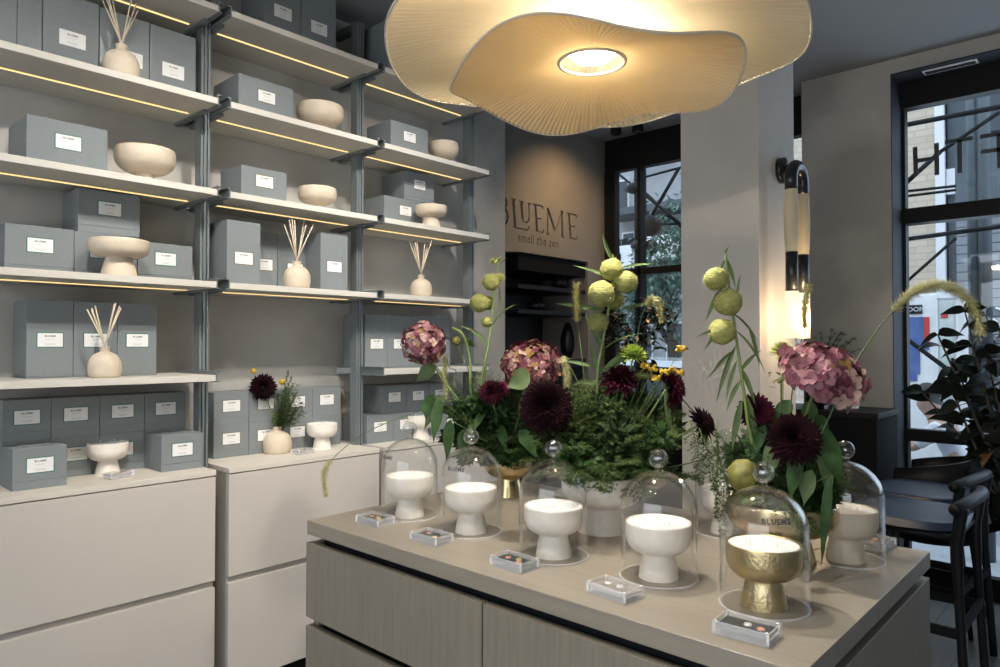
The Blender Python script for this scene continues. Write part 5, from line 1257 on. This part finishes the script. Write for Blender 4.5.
# ---- vase of flowers on the middle cabinet
vc_ = at(278.5, 453, Z=.93); vc_ = Vector((vc_.x, vc_.y + .01, .93))
b = MB(); b.lathe([(r * 1.22, z * 1.12) for r, z in VASE[:-3]] + [(.0125, .085), (0, .05)], 56, vc_); tag(b.build('flower_vase', M_stone, origin=vc_), 'round cream bottle vase holding small flowers on the middle cabinet', 'vase')
VN = vc_ + Vector((0, 0, .100)); Dv = (vc_ - CAM0).dot(CF)
g = fm(Dv)
dahlia(VN, F(263, 387, Dv - .04), tocam(F(263, 387, Dv), .1), .062, 'near-black dahlia in the small cream vase', None, 120, group='vase flowers')
for x, y in ((253.5, 371), (282, 382)):
    t_ = thing('craspedia', 'yellow ball flower at the %s of the vase dahlia' % ('upper left' if x < 260 else 'right edge'), 'flower', VN, 'yellow ball flowers'); mk_stem(t_, stem_path(VN, g(x, y)), .001); b = MB(); b.sphere(g(x, y), .0135, 18, bumpy=.05); b.build('ball', M_yellow, t_)
for i, (x, y) in enumerate(((288, 378), (283, 392), (292, 385), (297, 395), (276, 395), (299, 408), (290, 400), (286, 372), (284, 405))):
    p = VN + Vector((0, 0, -.02)); d = g(x, y) - p
    fern(p, d, d.length * 1.05, .026, 'fine green sprig in the small cream vase', .05, 22, m=M_fern, needle=.008, group='green sprigs in the vase')

for i, (x, y) in enumerate(((289, 388), (294, 396), (300, 402), (284, 398), (297, 384), (291, 408), (302, 411), (280, 404))):
    sprig(VN + Vector((0, 0, -.02)), g(x, y), .034, 'fine green sprig in the small cream vase', 'green sprigs in the vase', [M_fern, M_fern2, M_fern3][i % 3], n=26, leaf=.012, w=.003, bend=(0, 0, 0))
# ---- rubber plant silhouette by the wide window
pb_ = Vector((4.24, .34, 0))
t_ = thing('rubber_plant', 'dark potted rubber plant standing by the wide window', 'plant', pb_)
b = MB(); b.lathe([(0, 0), (.13, 0), (.17, .36), (.155, .36), (.15, .33), (0, .33)], 36, pb_); b.build('pot', M_black, t_)
R_ = random.Random(21); bs_ = MB(); lf = MB()
for i, (px, py) in enumerate(((938, 335), (965, 312), (985, 352), (1000, 330), (922, 392), (948, 380), (1015, 370), (975, 405), (1005, 420), (965, 440), (990, 455), (955, 360), (992, 395), (972, 345), (1010, 350), (975, 470))):
    tip = at(px, py, X=4.30 + R_.uniform(-.22, .08)); pts = crom([pb_ + Vector((0, 0, .3)), (pb_ + Vector((0, 0, .3)) + tip) / 2 + Vector((R_.uniform(-.05, .05), R_.uniform(-.05, .05), .0)), tip], 6)
    bs_.tube(pts, [.012 - .008 * j / (len(pts) - 1) for j in range(len(pts))], 7)
    for j, p in enumerate(pts[6:]):
        for _ in range(2):
            a = R_.uniform(0, 2 * PI); lf.leaf(p, (math.cos(a), math.sin(a), R_.uniform(-.2, .8)), (-.8 + R_.uniform(-.5, .5), R_.uniform(-.5, .5), R_.uniform(.1, 1)), R_.uniform(.10, .18), R_.uniform(.06, .085), 1.0, 6, .7, .2, mi=1 if R_.random() < .012 else 0)
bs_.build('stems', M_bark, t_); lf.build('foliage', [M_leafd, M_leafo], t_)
# dark shell chair by the window
t_ = thing('lounge_chair', 'black rounded chair by the window below the rubber plant leaves', 'chair', (4.2, .85, 0))
cc_ = at(919, 470, X=4.18)
b = MB(); n = 26; vs = []; fs = []
for k_, (rz, rr) in enumerate(((.42, .19), (.46, .225), (.62, .24), (.80, .235), (.86, .225), (.86, .205), (.80, .212), (.62, .215), (.46, .20), (.44, .17))):
    for i in range(n + 1):
        a = -.2 * PI + 1.4 * PI * i / n + PI; vs.append((cc_.x + rr * math.cos(a) * 1.0, cc_.y - .06 + rr * math.sin(a), .0 + rz + (.0 if k_ < 3 or k_ > 6 else -.08 * abs(i / n - .5) * 2)))
for k_ in range(9):
    for i in range(n): fs.append((k_ * (n + 1) + i, k_ * (n + 1) + i + 1, (k_ + 1) * (n + 1) + i + 1, (k_ + 1) * (n + 1) + i))
b.add(vs, fs); b.build('backrest', M_blackwood, t_)
b = MB(); b.lathe([(0, .44), (.2, .44), (.215, .455), (.205, .475), (0, .48)], 32, (cc_.x, cc_.y - .06, 0)); b.build('seat', M_blackwood, t_)
for sx in (-1, 1):
    for sy in (-1, 1): b = MB(); b.tube([(cc_.x + sx * .14, cc_.y - .06 + sy * .14, .44), (cc_.x + sx * .19, cc_.y - .06 + sy * .19, 0)], [.016, .011], 10); b.build('leg', M_blackwood, t_)

# ---- person seated outside
def skin(name, pts, edges, m, parent, sub=2):
    me = bpy.data.meshes.new(name); me.from_pydata([Vector(p[:3]) for p in pts], edges, []); o = bpy.data.objects.new(name, me); COL.objects.link(o)
    md = o.modifiers.new('s', 'SKIN'); 
    for i, p in enumerate(pts): me.skin_vertices[0].data[i].radius = (p[3], p[4] if len(p) > 4 else p[3])
    me.skin_vertices[0].data[0].use_root = True
    sb = o.modifiers.new('u', 'SUBSURF'); sb.levels = sub; sb.render_levels = sub
    bpy.context.view_layer.update(); nm = bpy.data.meshes.new_from_object(o.evaluated_get(bpy.context.evaluated_depsgraph_get()))
    o.modifiers.clear(); o.data = nm; nm.materials.clear(); nm.materials.append(m)
    nm.polygons.foreach_set('use_smooth', [True] * len(nm.polygons)); o.parent = parent; return o
M_skin = mat('skin', (0.42, 0.27, 0.20), .6); M_shirt = mat('white_shirt', (0.66, 0.68, 0.74), .8); M_jeans = mat('denim', (0.07, 0.10, 0.17), .8); M_hair = mat('dark_hair', (0.02, 0.015, 0.012), .6)
PX = 6.9; py_ = at(962, 405, X=PX).y
t_ = thing('person', 'person in a white shirt and jeans sitting outside, leaning forward behind the plant', 'person', (PX, py_, GZ))
S0 = GZ + .52
# pelvis, waist, chest, neck, head, arms, hands, legs, feet  (facing +y, bent forward)
body = [(0, 0, S0 + .08, .13, .10), (0, .04, S0 + .25, .125, .09), (0, .14, S0 + .43, .15, .095), (0, .20, S0 + .53, .055), (0, .245, S0 + .60, .07, .085), (0, .275, S0 + .69, .082, .10),
        (-.17, .16, S0 + .44, .048), (-.20, .30, S0 + .27, .038), (-.15, .50, S0 + .24, .028), (-.14, .58, S0 + .23, .026, .014), (.17, .16, S0 + .44, .048), (.20, .30, S0 + .27, .038), (.14, .50, S0 + .22, .028), (.13, .58, S0 + .20, .026, .014),
        (-.10, .06, S0 + .04, .085), (-.13, .44, S0 + .06, .06), (-.13, .46, GZ + .10, .04), (-.13, .58, GZ + .045, .035), (.10, .06, S0 + .04, .085), (.13, .44, S0 + .06, .06), (.13, .42, GZ + .10, .04), (.13, .54, GZ + .045, .035)]
ed_ = [(0, 1), (1, 2), (2, 3), (3, 4), (4, 5), (2, 6), (6, 7), (7, 8), (8, 9), (2, 10), (10, 11), (11, 12), (12, 13), (0, 14), (14, 15), (15, 16), (16, 17), (0, 18), (18, 19), (19, 20), (20, 21)]
skin('body', body, ed_, M_skin, t_); 
for f_ in range(5):
    for sx in (-1, 1):
        hx = sx * .135 + (f_ - 2) * .013; ln = [.045, .062, .068, .062, .05][f_]
        pass
def grow(ids, g_): return [tuple(list(body[i][:3]) + [r_ + g_ for r_ in body[i][3:]]) for i in ids]
def remap(ids): return [(ids.index(a), ids.index(b_)) for a, b_ in ed_ if a in ids and b_ in ids]
ids = [0, 1, 2, 6, 7, 10, 11]; skin('shirt', grow(ids, .018), remap(ids), M_shirt, t_)
ids = [0, 14, 15, 16, 18, 19, 20]; skin('trousers', grow(ids, .016), remap(ids), M_jeans, t_)
b = MB(); b.sphere((0, .25, S0 + .715), .098, 20, sc=(.92, 1.05, .95)); hr = b.build('hair', M_hair, None, Vector((0, 0, 0))); hr.parent = t_
for sx in (-1, 1):
    for f_ in range(4):
        b = MB(); x0_ = sx * .135 + (f_ - 1.5) * .015; z0_ = S0 + (.23 if sx < 0 else .20); L_ = (.06, .07, .065, .05)[f_]
        b.tube([(x0_, .585, z0_), (x0_, .585 + L_ * .6, z0_ - .004), (x0_, .585 + L_, z0_ - .02)], [.008, .0075, .006], 8); fo_ = b.build('finger', M_skin, None, Vector((0, 0, 0))); fo_.parent = t_
    b = MB(); b.tube([(sx * .11, .55, S0 + .22), (sx * .085, .585, S0 + .21), (sx * .08, .61, S0 + .20)], [.010, .009, .007], 8); fo_ = b.build('thumb', M_skin, None, Vector((0, 0, 0))); fo_.parent = t_
b = MB(); b.box(PX - .45, PX + .45, py_ - .22, py_ + .12, S0 - .07, S0 - .035, bev=.004); bn = thing('street_bench', 'dark bench on the pavement under the seated person', 'bench', (PX, py_, GZ)); b.build('seat', M_scaf, bn)
for sx in (-1, 1): b = MB(); b.box(PX + sx * .38 - .03, PX + sx * .38 + .03, py_ - .2, py_ + .1, GZ, S0 - .0705); b.build('leg', M_scaf, bn)
# ================================================================== LIGHT
wd = bpy.data.worlds.new('world'); SC.world = wd; wd.use_nodes = True
nt = wd.node_tree; bg = nt.nodes['Background']
tc = nd(nt, 'ShaderNodeTexCoord'); sp_ = nd(nt, 'ShaderNodeSeparateXYZ'); rp = nd(nt, 'ShaderNodeValToRGB')
nt.links.new(tc.outputs['Generated'], sp_.inputs[0]); nt.links.new(sp_.outputs[2], rp.inputs[0])
rp.color_ramp.elements[0].color = (.44, .47, .52, 1); rp.color_ramp.elements[1].color = (.80, .89, 1.0, 1); rp.color_ramp.elements[1].position = .5
nt.links.new(rp.outputs[0], bg.inputs[0]); bg.inputs[1].default_value = 2.0
def area(name, loc, aim, sx, sy, e, col):
    l = bpy.data.lights.new(name, 'AREA'); l.shape = 'RECTANGLE'; l.size = sx; l.size_y = sy; l.energy = e; l.color = col
    o = bpy.data.objects.new(name, l); COL.objects.link(o); o.location = loc; o.rotation_euler = (Vector(aim) - Vector(loc)).to_track_quat('-Z', 'Y').to_euler(); return o
area('window_daylight_west', (XW - .15, -.2, 1.6), (2, .2, 1.5), 4.0, 2.2, 28, (.90, .95, 1.0))
area('window_daylight_east', (XG + .30, -.2, 1.9), (1, .2, 1.1), 2.4, 1.8, 22, (.72, .86, 1.0))
# bulbs inside the pendant
for (dz, e, rr2) in ((2.165, 58, .05),):
    l = bpy.data.lights.new('pendant_light', 'POINT'); l.energy = e; l.color = (1, .87, .68); l.shadow_soft_size = .02
    o = bpy.data.objects.new('pendant_light', l); COL.objects.link(o); o.location = (LX, LY, 2.160)
l = bpy.data.lights.new('pendant_downlight', 'SPOT'); l.spot_size = 2.7; l.spot_blend = .8; l.energy = 36; l.color = (1, .93, .84); l.shadow_soft_size = .03
o = bpy.data.objects.new('pendant_downlight', l); COL.objects.link(o); o.location = (LX, LY, 2.066)
spot(616, 127, 'small unlit ceiling spotlight just left of the lit one by the niche', False)
spot(637.5, 125, 'small lit ceiling spotlight in front of the carved sign', True)
sg_ = at(556, 245, Y=YS)
spot(0, 0, 'lit ceiling spotlight washing the carved sign with warm light', True, (sg_.x - .05, YS - .55, 0), 28, (sg_.x + .1, YS + .1, 1.45), 2.1, (1, .66, .34))
for i, (x, y, ax, ay, az, e) in enumerate(((.35, 1.05, .75, 2.9, 1.4, 95), (1.15, 1.25, 1.6, 2.9, 1.4, 95), (1.9, 1.45, 2.45, 2.9, 1.4, 75), (.25, .55, 1.2, 1.2, .9, 45), (.15, .95, 1.4, .75, .9, 40))):  # out-of-view spotlights added to brighten the box fronts and the island
    spot(0, 0, ['added unseen ceiling spotlight aimed at the left shelf bay', 'added unseen ceiling spotlight aimed at the middle shelf bay', 'added unseen ceiling spotlight aimed at the right shelf bay', 'added unseen ceiling spotlight aimed at the front edge of the island', 'added unseen ceiling spotlight aimed at the near end of the island'][i], True, (x, y, 0), e, (ax, ay, az), 1.35, (1, .94, .87))

SC.view_settings.view_transform = 'Standard'; SC.view_settings.look = 'None'; SC.view_settings.gamma = 1; SC.view_settings.exposure = 0.52
SC.view_settings.use_curve_mapping = False
try:
    SC.cycles.max_bounces = 10; SC.cycles.transparent_max_bounces = 24; SC.cycles.transmission_bounces = 8; SC.cycles.caustics_refractive = False
except Exception: pass
